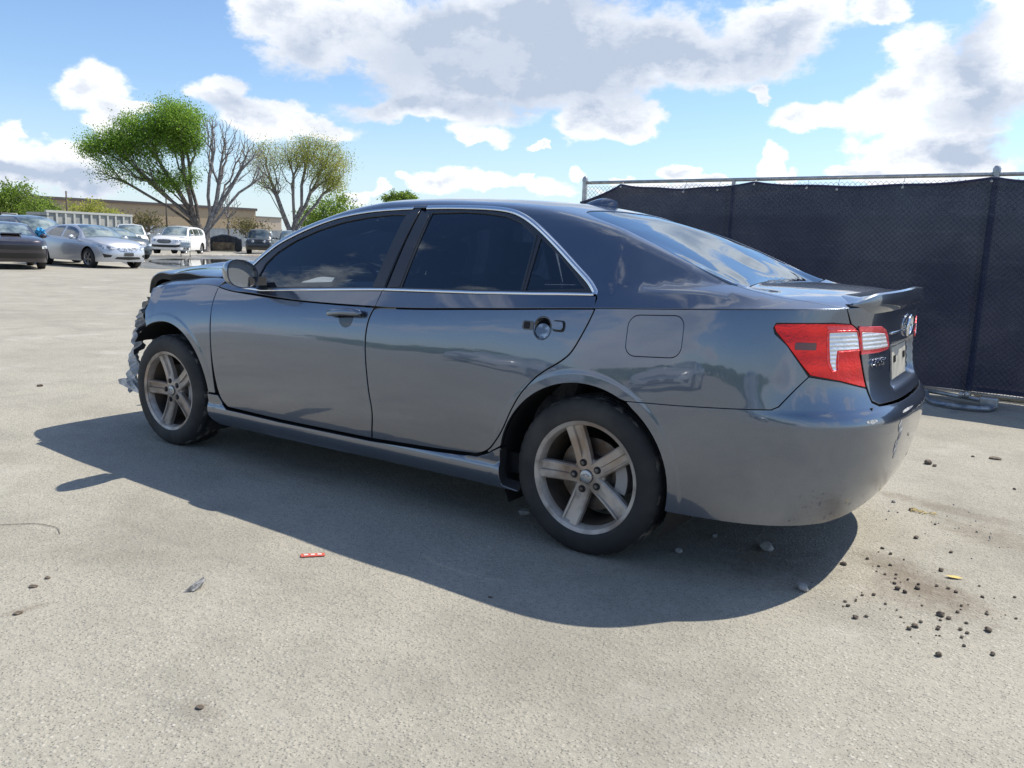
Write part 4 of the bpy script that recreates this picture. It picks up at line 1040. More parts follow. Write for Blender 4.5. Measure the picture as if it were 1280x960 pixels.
m=MB(); m.tube([fp(0,FH-.005),fp(Ltot,FH-.005)],.0195,12); rel(m,fence).build('top_rail',galv,fence)
m=MB(); m.tube([fp(-.02,.045,.0),fp(Ltot,.045,.0)],.018,10); rel(m,fence).build('bottom_rail',galv,fence)
m=MB();V=[];Fc=[];pitch=.052;rw=.0021
nw=int(Ltot/pitch);nz=int((FH-.08)/pitch)
for i in range(nw):
    for k in range(nz):
        z0=.06+k*pitch;z1=z0+pitch
        s0=(i+(k%2))*pitch;s1=(i+((k+1)%2))*pitch
        # each wire zigzags between its neighbours
        sgn=1 if k%2==0 else -1
        a_=fp(i*pitch+(0 if k%2==0 else pitch),z0,.002*sgn);b_=fp(i*pitch+(pitch if k%2==0 else 0),z1,-.002*sgn)
        if i%1==0:
            d_=(b_-a_).normalized();e_=d_.cross(nd).normalized()*rw;f_=nd*rw;b0=len(V)
            for q in (a_,b_): V+= [q+e_,q-e_*.5+f_*.87,q-e_*.5-f_*.87]
            for j in range(3): Fc.append((b0+j,b0+(j+1)%3,b0+3+(j+1)%3,b0+3+j))
        a_=fp((i)*pitch+(pitch if k%2==0 else 0),z0,-.002*sgn);b_=fp(i*pitch+(0 if k%2==0 else pitch),z1,.002*sgn)
        d_=(b_-a_).normalized();e_=d_.cross(nd).normalized()*rw;f_=nd*rw;b0=len(V)
        for q in (a_,b_): V+= [q+e_,q-e_*.5+f_*.87,q-e_*.5-f_*.87]
        for j in range(3): Fc.append((b0+j,b0+(j+1)%3,b0+3+(j+1)%3,b0+3+j))
m.add(V,Fc,None,0,False); rel(m,fence).build('wire_mesh',galv,fence)
# screen
def screenf():
    mm_=bpy.data.materials.new('navy_screen_fabric'); mm_.use_nodes=True; t=NT(mm_.node_tree); b=mm_.node_tree.nodes['Principled BSDF']
    co=objco(t); n=t.noise(co,1.3,5,.6); n2=t.noise(t.vmul(co,(1,1,5)),3.2,6,.7); sc=t.noise(t.vmul(co,(1.2,1.2,14)),5.0,5,.7)
    wv=t.noise(co,90,3,.8)
    base=t.mix(t.ss(n,.3,.7),(.012,.018,.038),(.022,.030,.056))
    base=t.mix(t.m('MULTIPLY',t.ss(n2,.52,.72),.45),base,(.060,.068,.085))
    base=t.mix(t.m('MULTIPLY',t.ss(sc,.66,.74),.5),base,(.13,.13,.14))
    sep=t.new('ShaderNodeSeparateXYZ'); t.l.new(co,sep.inputs[0])
    topb=t.ss(sep.outputs[2],FH-.42,FH-.34); base=t.mix(t.m('MULTIPLY',t.m('MULTIPLY',topb,t.ss(wv,.46,.60)),.5),base,(.11,.12,.15))
    t.l.new(base,b.inputs['Base Color']); b.inputs['Roughness'].default_value=.75; b.inputs['Specular IOR Level'].default_value=.25
    bump(t,b,t.m('ADD',n2,wv),.01,.6)
    tr=t.new('ShaderNodeBsdfTransparent'); mx=t.new('ShaderNodeMixShader')
    th=t.ss(n,.35,.75,.012,.030); t.l.new(th,mx.inputs[0]); out=[x for x in t.n if x.type=='OUTPUT_MATERIAL'][0]
    tl=t.new('ShaderNodeBsdfTranslucent'); tl.inputs[0].default_value=(.035,.045,.10,1); ad=t.new('ShaderNodeMixShader'); ad.inputs[0].default_value=.10
    t.l.new(b.outputs[0],ad.inputs[1]); t.l.new(tl.outputs[0],ad.inputs[2]); t.l.new(ad.outputs[0],mx.inputs[1]); t.l.new(tr.outputs[0],mx.inputs[2]); t.l.new(mx.outputs[0],out.inputs[0])
    return mm_
ties=[.55,2.15,SB,SB+1.7,SB+3.2,SB+4.8]
def ztop(s):
    if s<.55: return FH-.035-.205*((.55-s)/.55)**.8
    for a_,b_ in zip(ties[:-1],ties[1:]):
        if a_<=s<=b_:
            t_=(s-a_)/(b_-a_); return FH-.035-.062*(4*t_*(1-t_))**.7*(1.0+.1*math.sin(t_*17))
    return FH-.06
scr=MB();V=[];Fc=[];n1_=180;n2_=26
for i in range(n1_+1):
    s=-.02+Ltot*i/n1_
    zt=ztop(max(s,0))
    for k in range(n2_+1):
        t_=k/n2_;z=.07+(zt-.07)*t_
        o=.030+.012*math.sin(s*5.1+z*2.3)+.008*math.sin(s*13+z*7)+.010*math.sin(z*9+s*1.7)
        V.append(fp(s,z,o+.034))
for i in range(n1_):
    for k in range(n2_): Fc.append((i*(n2_+1)+k,(i+1)*(n2_+1)+k,(i+1)*(n2_+1)+k+1,i*(n2_+1)+k+1))
scr.add(V,Fc)
so2=scr.build('privacy_screen',screenf()); tag(so2,'dark navy mesh privacy screen sagging between ties along the fence','fence screen')
m=MB();V=[];Pn=[]
for i in range(n1_+1):
    s=-.02+Ltot*i/n1_;z=ztop(max(s,0));V.append(fp(s,z,.064+.012*math.sin(s*5.1+z*2.3)))
m.tube(V,.011,6); m.build('hem',mat('screen_hem',(.022,.026,.085),.6),so2)
for s in [.55,1.35,2.15,3.0,3.6,SB-.02,SB+.9,1.75,2.7]:
    m=MB(); z=ztop(s); p=fp(s,z-.03,.085); m.tube([p,p+nd*.004],.013,10); m.tube([p,fp(s,FH+.01,.0)],.0025,4); m.build('grommet_tie',galv,so2)
# low things at the fence foot
def local(root,mb,name,mt,**k): return rel(mb,root).build(name,mt,root,**k)
p0=pix(1152,492);p1=pix(1246,504)
st=empty('fence_foot_frame',p0); tag(st,'blue grey bent steel fence foot lying flat on the ground before the screen','fence foot')
blu=mat('worn_blue_grey_steel',(.22,.27,.34),.4,metal=.5,build=varied((.18,.22,.28),(.40,.42,.44),20))
m=MB(); pts=[pix(1158,491,.03),pix(1160,498,.03),pix(1166,502,.03),pix(1180,505.5,.03),pix(1205,509,.03),pix(1228,511,.03),pix(1240,510,.03),pix(1244,505,.03),pix(1243,500,.05)]
m.tube(smooth_poly(pts,n=5),.022,10); local(st,m,'bent_tube',blu)
m=MB(); m.tube([pix(1152,487,.05),pix(1243,503,.05)],.02,8); local(st,m,'cross_bar',galv)
m=MB(); m.box(pix(1236,503,.06),(.14,.08,.09),bev=.015); local(st,m,'end_bracket',galv)
for q in (1201,1208): 
    m=MB(); m.tube([pix(q,495,.06),pix(q,493,.16)],.02,8); local(st,m,'clamp',galv)
pw=pix(1262,502); ws=MB(); ws.box((0,0,.05),(1.05,.15,.10),bev=.02)
o=ws.build('wheel_stop',mat('pale_concrete',(.50,.46,.37),.9,build=varied((.52,.48,.39),(.38,.35,.30),8,bumpd=.004))); o.location=pix(1300,505); o.rotation_euler=(0,0,math.atan2(ud.y,ud.x)); tag(o,'pale concrete wheel stop lying along the fence foot','wheel stop')
# ==================================================================== generic parked cars
def car_tables(k):
    if k=='sedan': return dict(), dict(R0=.33,wb=2.776)
    if k=='muscle': 
        return dict(zc=pch([-.75,-.5,-.2,.2,.6,1.0,1.4,1.7,2.0,2.3,2.6],[1.02,1.12,1.24,1.38,1.43,1.44,1.42,1.37,1.26,1.10,.93]),
            zD=pch([-1.05,-.5,0,1.4,2.2,2.8,3.4,3.75],[1.10,1.13,1.1,1.08,1.06,1.04,.97,.88]),zKf=pch([4.4,3.9,3.5,3.2,2.9],[.84,.86,.89,.92,.95]),yM=pch([-.3,3],[.95,.95]),yK=pch([-.3,1.5,2.9],[.90,.90,.87]),
            xFr=pch([.15,.3,.5,.7,.85,1.0],[3.70,3.78,3.84,3.86,3.84,3.70]),xKF=3.70,NF=3.6,yB=pch([-1.1,-.25,0,1.6,2.5],[.6,.80,.86,.87,.83])),dict(R0=.35,wb=2.95)
    if k in('suv','jeep','van'):
        T=dict(ZW=.7,yM=pch([-.3,3],[.965,.955]),yK=pch([-.3,1.5,2.9],[.93,.93,.90]),zKs=pch([-.65,0,1,2.4,2.9],[1.10,1.09,1.06,1.04,1.02]),
            zKr=pch([.65,1.5],[1.10,1.10]),zKf=pch([4.2,3.9,3.5,3.2,2.9],[.95,.96,.99,1.0,1.02]),xR=pch([.2,.4,1.0,1.1],[-.92,-1.02,-1.03,-1.0]),xFr=pch([.15,.3,.5,.7,.9,1.0],[3.68,3.80,3.86,3.87,3.83,3.74]),xKR=-1.0,xKF=3.72,NF=3.4,NR=5,
            zc=pch([-1.0,-.9,-.75,-.5,.2,1.0,1.5,1.9,2.25,2.5,2.7],[1.05,1.35,1.60,1.70,1.76,1.765,1.73,1.60,1.34,1.13,1.0]),
            zD=pch([-1.05,0,2.2,2.6,3.1,3.5,3.8],[1.13,1.16,1.20,1.18,1.15,1.10,1.0]),zS=pch([-1,1,2.5],[1.17,1.13,1.10]),yB=pch([-1.1,1.6,2.2,2.7],[.89,.89,.875,.82]),kk=pch([-1,2.6],[.015,.03]),slope=3.0,tum=1.2,crown=.05,ARCH=((.015,.42),(2.85,.42)),AZ=.36)
        if k=='jeep': T.update(zc=pch([-1.0,-.93,-.85,-.5,.2,1.0,1.5,1.62,1.9,2.1,2.3],[1.05,1.5,1.76,1.83,1.84,1.84,1.82,1.76,1.40,1.18,1.0]),NF=7,slope=5,zD=pch([-1.05,2.2,3.1,3.8],[1.2,1.2,1.17,1.12]))
        return T,dict(R0=.37,wb=2.85)
glass_dk=mat('parked_car_glass',(.035,.05,.055),.04,spec=1.0,coat=1,build=varied((.02,.03,.035),(.10,.13,.13),1.5))
glass_lt=mat('parked_car_windscreen',(.10,.14,.14),.05,spec=1.0,coat=1,build=varied((.05,.075,.08),(.24,.29,.28),1.8,.40,.62))
grillem=mat('grille_black',(.015,.015,.016),.4); lampm=mat('parked_car_headlamp',(.55,.57,.6),.1,metal=.4,coat=1,build=varied((.15,.16,.18),(.85,.86,.88),9,.38,.6))
rimb=mat('parked_car_rim',(.35,.35,.36),.35,metal=.8)
def parked(kind,name,loc,head,body,label,cat,group=None,extra=None,plate=(.10,.10,.10),rimc=None):
    T,G=car_tables(kind); S=make_surf(T) if T else S0; wl,tp=S.wall,S.topP
    if kind=='sedan': S=make_surf(dict(NF=2.8)); wl,tp=S.wall,S.topP
    root=empty(name,loc,head); tag(root,label,cat,group)
    UR_,UF_=S.UR,S.UF; wb=G['wb']; arch=(( .015,.328,.383),(2.776,.328,.405)) if kind in('sedan','muscle') else ((.015,.36,.42),(2.85,.36,.42))
    if kind=='muscle': arch=((.015,.328,.383),(2.776,.328,.405))
    wbx=arch[1][0]
    def KK(a,b,h=.09):
        n=max(2,int(abs(b-a)/h)+1);u=np.linspace(a,b,n);return [(float(i),float(S.zK(i))) for i in u]
    def CC(a,b,h=.09):
        n=max(2,int(abs(b-a)/h)+1);u=np.linspace(a,b,n);p=S.crease(u);return [(float(q[0]),float(q[1])) for q in p]
    b=MB(); zb=.24 if kind in('sedan','muscle') else .33
    w=KK(UF_,UR_)+[(UR_,zb+.14),(.9,zb+.02),(.40,zb+.02)]+arc(-arch[0][0],arch[0][1],arch[0][2],-12,192,14)+[(-.45,zb-.02),(-wbx+.45,zb-.02)]+arc(-wbx,arch[1][1],arch[1][2],-14,194,14)+[(-wbx-.47,zb-.02),(UF_,zb)]
    patch(b,wl,w,h=.09,sym=True,flange=.05,gap=0,fmi=1,bh=.05)
    t_=CC(UF_,UR_); t_=[(t_[0][0],0)]+t_[1:-1]+[(t_[-1][0],0)]
    patch(b,tp,t_,h=.06,sym=True,flange=0,gap=0,bh=.05); b.mirrored(); b.build('body',[body,M['under']],root)
    def piece(fn,poly,nm,mt,off=.008,both=True,sym=False,h=.07,par=None):
        m=MB(); patch(m,fn,poly,h=h,sym=sym,gap=0,flange=.01 if not sym else .0,off=off,bh=h*.6)
        if sym: m.mirrored(); return m.build(nm,mt,par or root)
        o=m.build(nm,mt,par or root)
        if both: m2=MB(); patch(m2,fn,poly,h=h,gap=0,flange=.01,off=off,bh=h*.6); m2.flipped().build(nm,mt,par or root)
        return o
    if kind=='sedan':
        piece(tp,inset(GLF if area(GLF)>0 else GLF[::-1],-.004),'side_window',glass_dk); piece(tp,GLR,'side_window',glass_dk); piece(tp,GLQ,'side_window',glass_dk)
        piece(tp,WSs+[(2.47,.66),(2.55,.50),(2.62,.25),(2.64,0)],'windshield',glass_lt,sym=True)
        piece(tp,GLs+[(-.56,0),(-.54,.45),(-.512,.62)],'rear_glass',glass_dk,sym=True)
    elif kind=='muscle':
        piece(tp,[(2.15,.83),(1.05,.86),(1.05,.63),(1.5,.63),(1.9,.72)],'side_window',glass_dk); piece(tp,[(1.0,.86),(.15,.84),(.5,.66),(1.0,.63)],'side_window',glass_dk)
        piece(tp,[(1.75,0),(1.72,.3),(1.62,.55),(2.0,.62),(2.32,.72),(2.42,.6),(2.52,.3),(2.55,0)],'windshield',glass_lt,sym=True)
    else:
        s1=2.12 if kind!='jeep' else 1.95
        piece(tp,[(s1,.865),(1.22,.878),(1.22,.73),(1.62,.735),(s1-.22,.78)],'side_window',glass_dk); piece(tp,[(1.12,.878),(.20,.878),(.20,.73),(1.12,.73)],'side_window',glass_dk)
        piece(tp,[(.10,.878),(-.62,.865),(-.45,.74),(.10,.73)],'side_window',glass_dk)
        if kind!='jeep': piece(tp,[(1.68,0),(1.64,.4),(1.58,.62),(1.85,.68),(2.20,.76),(2.36,.76),(2.50,.5),(2.56,0)],'windshield',glass_lt,sym=True)
        else: piece(tp,[(1.64,0),(1.63,.60),(2.02,.78),(2.12,0)],'windshield',glass_dk,sym=True)
        m=MB()
        for sy in (-1,1): m.tube([(-.5,.66*sy,1.755),(.5,.66*sy,1.80),(1.4,.66*sy,1.765)],.018,6)
        m.build('roof_rails',M['black'],root)
    # nose: u near UF
    F0=UF_
    if kind=='sedan':
        piece(wl,[(-3.30,.76),(-3.45,.775),(-3.75,.735),(-3.85,.66),(-3.70,.62),(-3.45,.67)],'headlamp',lampm)
        piece(wl,[(F0,.735),(F0+.30,.725),(F0+.36,.66),(F0+.25,.58),(F0,.565)],'grille',mat('chrome_slats',(.6,.6,.6),.25,metal=.8,build=varied((.15,.15,.15),(.8,.8,.8),18)),sym=True)
        piece(wl,[(F0,.40),(F0+.38,.40),(F0+.45,.33),(F0,.30)],'lower_intake',grillem,sym=True)
        piece(wl,[(-3.45,.50),(-3.72,.45),(-3.68,.39),(-3.5,.37)],'fog_lamp_recess',grillem)
        piece(wl,[(F0,.54),(F0+.16,.54),(F0+.16,.43),(F0,.43)],'plate_mount',mat('plate_mount',(.05,.05,.05),.6),off=.02,sym=True)
    elif kind=='muscle':
        piece(wl,[(F0,.74),(F0+.75,.74),(F0+.85,.70),(F0+.80,.63),(F0,.60)],'grille',grillem,sym=True)
        piece(wl,[(F0+.62,.73),(F0+.86,.73),(F0+.86,.65),(F0+.62,.64)],'headlamp',lampm,off=.014)
        piece(wl,[(F0,.50),(F0+.70,.50),(F0+.78,.36),(F0,.34)],'lower_intake',grillem,sym=True)
        m=MB(); m.box((2.95,0,1.075),(.55,.55,.05),bev=.02); m.build('hood_scoop',body,root)
    else:
        if kind!='jeep':
            piece(wl,[(F0,.92),(F0+.30,.91),(F0+.36,.80),(F0+.28,.70),(F0,.68)],'grille',grillem,sym=True)
            m=MB(); 
            for z in (.75,.81,.87): strip_on(m,wl,[(F0+.001,z),(F0+.30,z)],.018,.012,off=.01)
            m.mirrored(); m.build('grille_bars',M['chrome'],root)
            piece(wl,[(F0+.42,.90),(F0+.78,.92),(F0+.85,.84),(F0+.70,.77),(F0+.45,.78)],'headlamp',lampm)
            piece(wl,[(F0,.60),(F0+.55,.60),(F0+.78,.66),(F0+.84,.52),(F0+.55,.46),(F0,.45)],'lower_intake',grillem,sym=True)
        else:
            for yy in range(-3,4): 
                m=MB(); m.box((3.87,yy*.075,.90),(.03,.035,.24),bev=.008); m.build('grille_slot',grillem,root)
            for sy in (-1,1): m=MB(); m.lathe([(.0001,.03),(.08,.02),(.10,0)],Matrix.Translation((3.86,.42*sy,.93))@Matrix.Rotation(R(-90),4,'Z'),seg=20); m.build('headlamp',lampm,root)
            m=MB(); m.box((3.98,0,.58),(.18,1.5,.16),bev=.03); m.build('front_bumper',M['black'],root)
            for sy in (-1,1):
                m=MB(); m.box((2.9,.93*sy,.83),(1.0,.16,.05),bev=.02); m.build('fender_flare',M['black'],root)
    for sy in (-1,1):
        m=MB(); zz=1.02 if kind in('sedan','muscle') else 1.20
        bmx=bmesh.new(); bmesh.ops.create_icosphere(bmx,subdivisions=2,radius=1)
        for v in bmx.verts: v.co=Vector((v.co.x*.06 if v.co.x>0 else v.co.x*.03,v.co.y*.11,v.co.z*.075))
        m.bm(bmx,Matrix.Translation((2.0,1.0*sy,zz))); m.tube([(2.0,.99*sy,zz-.03),(2.03,.86*sy,zz-.05)],.022,6); m.build('side_mirror',body,root)
    r0=arch[0][1]-.0
    b=MB(); b.box((1.35,0,zb+.12),(4.2,1.5,.2)); 
    for xx in (0,wbx): b.box((xx,0,.55),(.85,1.40,.5))
    b.build('underbody',M['under'],root)
    for xx in (0,wbx):
        for sy in (-1,1):
            Mx=Matrix.Translation((xx,.80*sy,r0-.002)); 
            if sy<0: Mx=Mx@Matrix.Rotation(math.pi,4,'Z')
            m=MB(); m.lathe([(r0*.66,-.1),(r0-.01,-.10),(r0,-.08),(r0,.08),(r0-.012,.10),(r0*.68,.108),(r0*.66,.10)],Mx,seg=36); wlo=m.build('tyre',M['rubber'],root,auto=40)
            m=MB(); m.lathe([(.0001,.05),(r0*.55,.045)],Mx,seg=28,mi=1); m.lathe([(r0*.6,.05),(r0*.62,.10),(r0*.68,.104)],Mx,seg=36)
            for s in range(5):
                a=R(90+72*s);Rz=Matrix.Rotation(a,4,'Y'); bmx=bmesh.new(); bmesh.ops.create_cube(bmx,size=1)
                for v in bmx.verts: v.co=Vector(((v.co.x+.5)*r0*.63,v.co.y*.02+.085,v.co.z*(.055+.03*(v.co.x+.5))))
                m.bm(bmx,Mx@Rz,0,False)
            m.build('rim',[rimc or rimb,M['under']],wlo)
    return root
silver=paint('silver_paint',(.52,.55,.60),metal=.5,rough=.35,damt=.05); darkp=paint('dark_plum_paint',(.035,.030,.042),metal=.5,damt=.05)
bluep=paint('blue_grey_paint',(.10,.14,.19),metal=.5,damt=.05); whitep=paint('white_paint',(.80,.80,.80),metal=0,rough=.4,damt=.04); blackp=paint('black_paint',(.02,.023,.028),metal=.3,damt=.06); greyp=paint('dark_grey_paint',(.06,.075,.085),metal=.5,damt=.05)
parked('sedan','parked_sedan',(28.9,-12.55,0),R(181),silver,'silver sedan with blue tinted reflections parked beside a dark muscle car','car')
qm=at(14,29.5); hm=R(160); parked('muscle','muscle_car',(qm.x-3.3*math.cos(hm),qm.y-3.3*math.sin(hm),0),hm,darkp,'dark plum muscle car nose on at the left edge of the lot','car')
q=at(62,35.5); parked('suv','parked_minivan',(q.x+3.7,q.y-.5,0),R(183),bluep,'blue grey minivan standing behind the dark muscle car','minivan')
q=at(146,44); parked('sedan','parked_sedan',(q.x+2,q.y-.2,0),R(178),greyp,'dark grey car mostly hidden behind the silver sedan','car')
q=pix(176,318); parked('suv','white_suv',(q.x+4.6,q.y-2.2,0),R(150),whitep,'white sport utility half hidden behind the other white one','suv')
q=pix(213,318.5); hd_=R(126); parked('suv','white_suv',(q.x-2.9*math.cos(hd_),q.y-2.9*math.sin(hd_),0),hd_,whitep,'white luxury sport utility with chrome barred grille under the big tree','suv')
q=at(324,64); hd_=R(138); parked('jeep','off_road_vehicle',(q.x-2.9*math.cos(hd_),q.y-2.9*math.sin(hd_),0),hd_,blackp,'black boxy off-road vehicle with round headlamp left of the grey one','off-roader')
q=at(366,56); hd_=R(140); parked('suv','parked_suv',(q.x-2.9*math.cos(hd_),q.y-2.9*math.sin(hd_),0),hd_,greyp,'dark grey sport utility seen over the hood of the damaged sedan','suv')
# burnt looking wreck with a brown panel
q=at(281,72); wk=empty('wrecked_vehicle',q,bearing(281)-R(90)); tag(wk,'low black wreck with a brown front panel near the white wall','wreck')
m=MB(); rnd=random.Random(3);V=[];Fc=[];
for i in range(13):
    x=-1.3+2.6*i/12;hh=.55+.72*math.sin(math.pi*(.12+.76*i/12))**.7+rnd.uniform(-.04,.04)
    for j,(y,z) in enumerate(((-.8,.05),(-.85,.5),(-.6,hh),(0,hh+.08),(.6,hh),(.85,.5),(.8,.05))): V.append((x,y+rnd.uniform(-.04,.04),z))
for i in range(12):
    for j in range(6): Fc.append((i*7+j,i*7+j+1,(i+1)*7+j+1,(i+1)*7+j))
Fc+=[tuple(range(7)),tuple(12*7+j for j in range(6,-1,-1))]
m.add(V,Fc); m.build('shell',mat('charred_black',(.018,.018,.02),.7,build=varied((.012,.012,.014),(.05,.045,.045),5)),wk,auto=50,recalc=True)
m=MB(); m.box((-.10,-.90,.42),(1.7,.05,.62),bev=.02); m.build('brown_panel',mat('brown_board',(.22,.15,.085),.85,build=varied((.24,.17,.10),(.10,.07,.045),4)),wk)
for sx in (-1.15,1.0): m=MB(); m.lathe([(.0001,.10),(.2,.1),(.30,.09),(.33,.06),(.33,-.08)],Matrix.Translation((sx,-.80,.33))@Matrix.Rotation(math.pi,4,'Z'),seg=24); m.build('wheel',M['rubber'],wk)
# crate trolley
q=pix(232,321); tr_=empty('wire_trolley',q,bearing(232)); tag(tr_,'pale grey wire trolley standing in front of the white sport utility','trolley')
m=MB()
for z in (.35,.62,.88,1.05):
    for sy in (-.28,.28): m.tube([(-.35,sy,z),(.35,sy,z)],.018,5)
    for sx in (-.35,.35): m.tube([(sx,-.28,z),(sx,.28,z)],.018,5)
for sx in np.linspace(-.35,.35,7):
    for sy in (-.28,.28): m.tube([(sx,sy,.33),(sx,sy,1.05)],.009,4)
for sy in np.linspace(-.28,.28,6):
    for sx in (-.35,.35): m.tube([(sx,sy,.33),(sx,sy,1.05)],.009,4)
m.box((0,0,.36),(.66,.54,.02)); m.box((0,0,.66),(.6,.5,.3)); m.build('basket',mat('pale_wire',(.55,.60,.62),.4,metal=.3),tr_)
for sx in (-.3,.3):
    for sy in (-.24,.24): m=MB(); m.tube([(sx,sy,.35),(sx,sy,.12)],.014,6); m.tube([(sx,sy-.02,.07),(sx,sy+.02,.07)],.07,12); m.build('caster',M['black'],tr_)
# blue cloth on the plum car
# ==================================================================== puddle and kerbs
wm=mat('puddle_water',(.05,.055,.05),.02,spec=.9,build=lambda t,b: bump(t,b,t.noise(objco(t),3,2),.01,.15))
def sheet(name,pp,z,mt,label,kind='structure',grow=1):
    P=[pix(*q) for q in pp];P=smooth_poly([(p.x,p.y) for p in P],closed=True,n=4)
    m=MB();m.add([(x,y,z) for x,y in P],[tuple(range(len(P)))],None,0,False);o=m.build(name,mt)
    if area(P)<0: o.data.flip_normals()
    return tag(o,label,name.replace('_',' '),kind=kind)
damp=mat('damp_asphalt',(.16,.155,.14),.35,build=varied((.12,.115,.10),(.24,.23,.21),.8))
sheet('damp_asphalt',[(150,322),(200,319),(262,320),(330,321),(345,329),(300,333),(250,335),(190,336),(160,331)],.004,damp,'darker damp asphalt round the puddle')
sheet('puddle',[(186,326),(215,323.5),(262,324),(305,325),(312,329),(270,331.5),(225,333),(200,331)],.008,wm,'shallow puddle mirroring the sky and cars')
kb=mat('kerb_concrete',(.42,.40,.36),.9,build=varied((.46,.44,.40),(.34,.32,.29),3))
for (x0_,y0_,x1_,y1_,w_,lb) in ((140,319.5,420,320.5,.5,'long pale concrete kerb just beyond the puddle'),(255,313,420,316,.8,'pale concrete kerb in front of the black wreck')):
    a_=pix(x0_,y0_);b_=pix(x1_,y1_);d_=b_-a_;m=MB();m.box((0,0,.06),(d_.length,w_,.12),bev=.03);o=m.build('kerb',kb);o.location=(a_+b_)/2;o.rotation_euler=(0,0,math.atan2(d_.y,d_.x));tag(o,lb,'kerb',kind='structure')
# ==================================================================== far wall, warehouse, container
def wallseg(name,a_,b_,h,th,mt,label,cat):
    d_=b_-a_;root=empty(name,(a_+b_)/2,math.atan2(d_.y,d_.x));tag(root,label,cat);return root,d_.length
def corr(t,b):
    co=objco(t);sp=t.new('ShaderNodeSeparateXYZ');t.l.new(co,sp.inputs[0]);w=t.m('SINE',t.m('MULTIPLY',sp.outputs[0],9.0));n=t.noise(co,.8,5)
    t.l.new(t.mix(t.ss(n,.35,.7),(.42,.44,.45),(.58,.60,.60)),b.inputs['Base Color']);bump(t,b,w,.03,.8)
root,L=wallseg('perimeter_wall',at(120,104),at(470,112),0,0,None,'long pale corrugated metal wall at the far side of the lot','wall')
m=MB();m.box((0,0,1.05),(L,.15,2.1));m.build('sheeting',mat('pale_sheeting',(.5,.5,.5),.5,metal=.2,build=corr),root)
for z in (.7,1.4,2.13): m=MB();m.box((0,-.10,z),(L,.06,.06));m.build('rail',galv,root)
root,L=wallseg('warehouse',at(30,130)+(at(30,130)-at(320,138)).normalized()*70,at(320,138),0,0,None,'very long tan warehouse with a dark roof edge behind the trees','building')
def tanw(t,b):
    co=objco(t);sp=t.new('ShaderNodeSeparateXYZ');t.l.new(co,sp.inputs[0]);n=t.noise(co,.12,5);j=t.m('FRACT',t.m('MULTIPLY',sp.outputs[0],1/7.5));jn=t.ss(j,.012,.004)
    c=t.mix(t.ss(n,.3,.7),(.38,.29,.19),(.44,.34,.23));t.l.new(t.mix(t.m('MULTIPLY',jn,.5),c,(.26,.20,.14)),b.inputs['Base Color'])
m=MB();m.box((0,10,2.65),(L,20,5.3));m.build('wall',mat('tan_stucco',(.4,.3,.2),.9,build=tanw),root)
m=MB();m.box((0,10,5.5),(L+.4,20.5,.4));m.build('roof',mat('dark_parapet',(.11,.09,.085),.8),root)
m=MB()
root2,L2=wallseg('warehouse',at(318,141),at(352,143),0,0,None,'short pale end block at the right of the long tan warehouse','building')
m=MB();m.box((0,6,2.2),(L2,12,4.4));m.build('wall',mat('pale_stucco',(.50,.42,.34),.9),root2); m=MB();m.box((0,6,4.5),(L2+.3,12.3,.2));m.build('roof',mat('grey_roof',(.2,.19,.18),.8),root2)
q0=at(46,60);q1=at(153,63);d_=q1-q0;ct=empty('roll_off_container',(q0+q1)/2,math.atan2(d_.y,d_.x));L=d_.length;tag(ct,'weathered grey ribbed roll-off waste container behind the silver sedan','container')
cm=mat('weathered_container_paint',(.26,.28,.28),.7,build=varied((.22,.24,.24),(.38,.38,.35),1.2))
m=MB();m.box((0,0,1.25),(L,2.2,2.1));m.build('box',cm,ct)
nr_=11
for i in range(nr_):
    m=MB();m.box((-L/2+.08+(L-.16)*i/(nr_-1),-1.14,1.28),(.12,.09,2.05));m.build('rib',mat('container_rib',(.42,.43,.41),.7) if i==0 else bpy.data.materials['container_rib'],ct)
m=MB();m.box((0,-1.12,2.36),(L+.05,.16,.14));m.build('top_rail',bpy.data.materials['container_rib'],ct)
for sx in (-1,1):
    m=MB();m.tube([(sx*L*.36,-1.2,.14),(sx*L*.36,-.9,.14)],.14,12);m.build('roller',M['black'],ct)
q=at(13,70);wb_=empty('white_cabinet',q,bearing(13));tag(wb_,'white box panel showing above the roof of the blue grey minivan','panel')
m=MB();m.box((0,0,1.8),(.12,1.0,1.0),bev=.02);m.build('sheet',mat('white_sheet',(.75,.75,.74),.6),wb_)
for sy in (-.4,.4): m=MB();m.tube([(0,sy,0),(0,sy,1.4)],.04,6);m.build('leg',galv,wb_)
wood=mat('pole_wood',(.09,.07,.055),.9)
for px,d,h,lb in ((85,95,5.1,'thin dark pole rising beside the yellow green bush'),(209,98,5.6,'thin dark pole standing left of the big tree trunk')):
    q=at(px,d);m=MB();m.tube([(0,0,0),(0,0,h)],[.11,.07],8);o=m.build('utility_pole',wood);o.location=q;tag(o,lb,'pole')
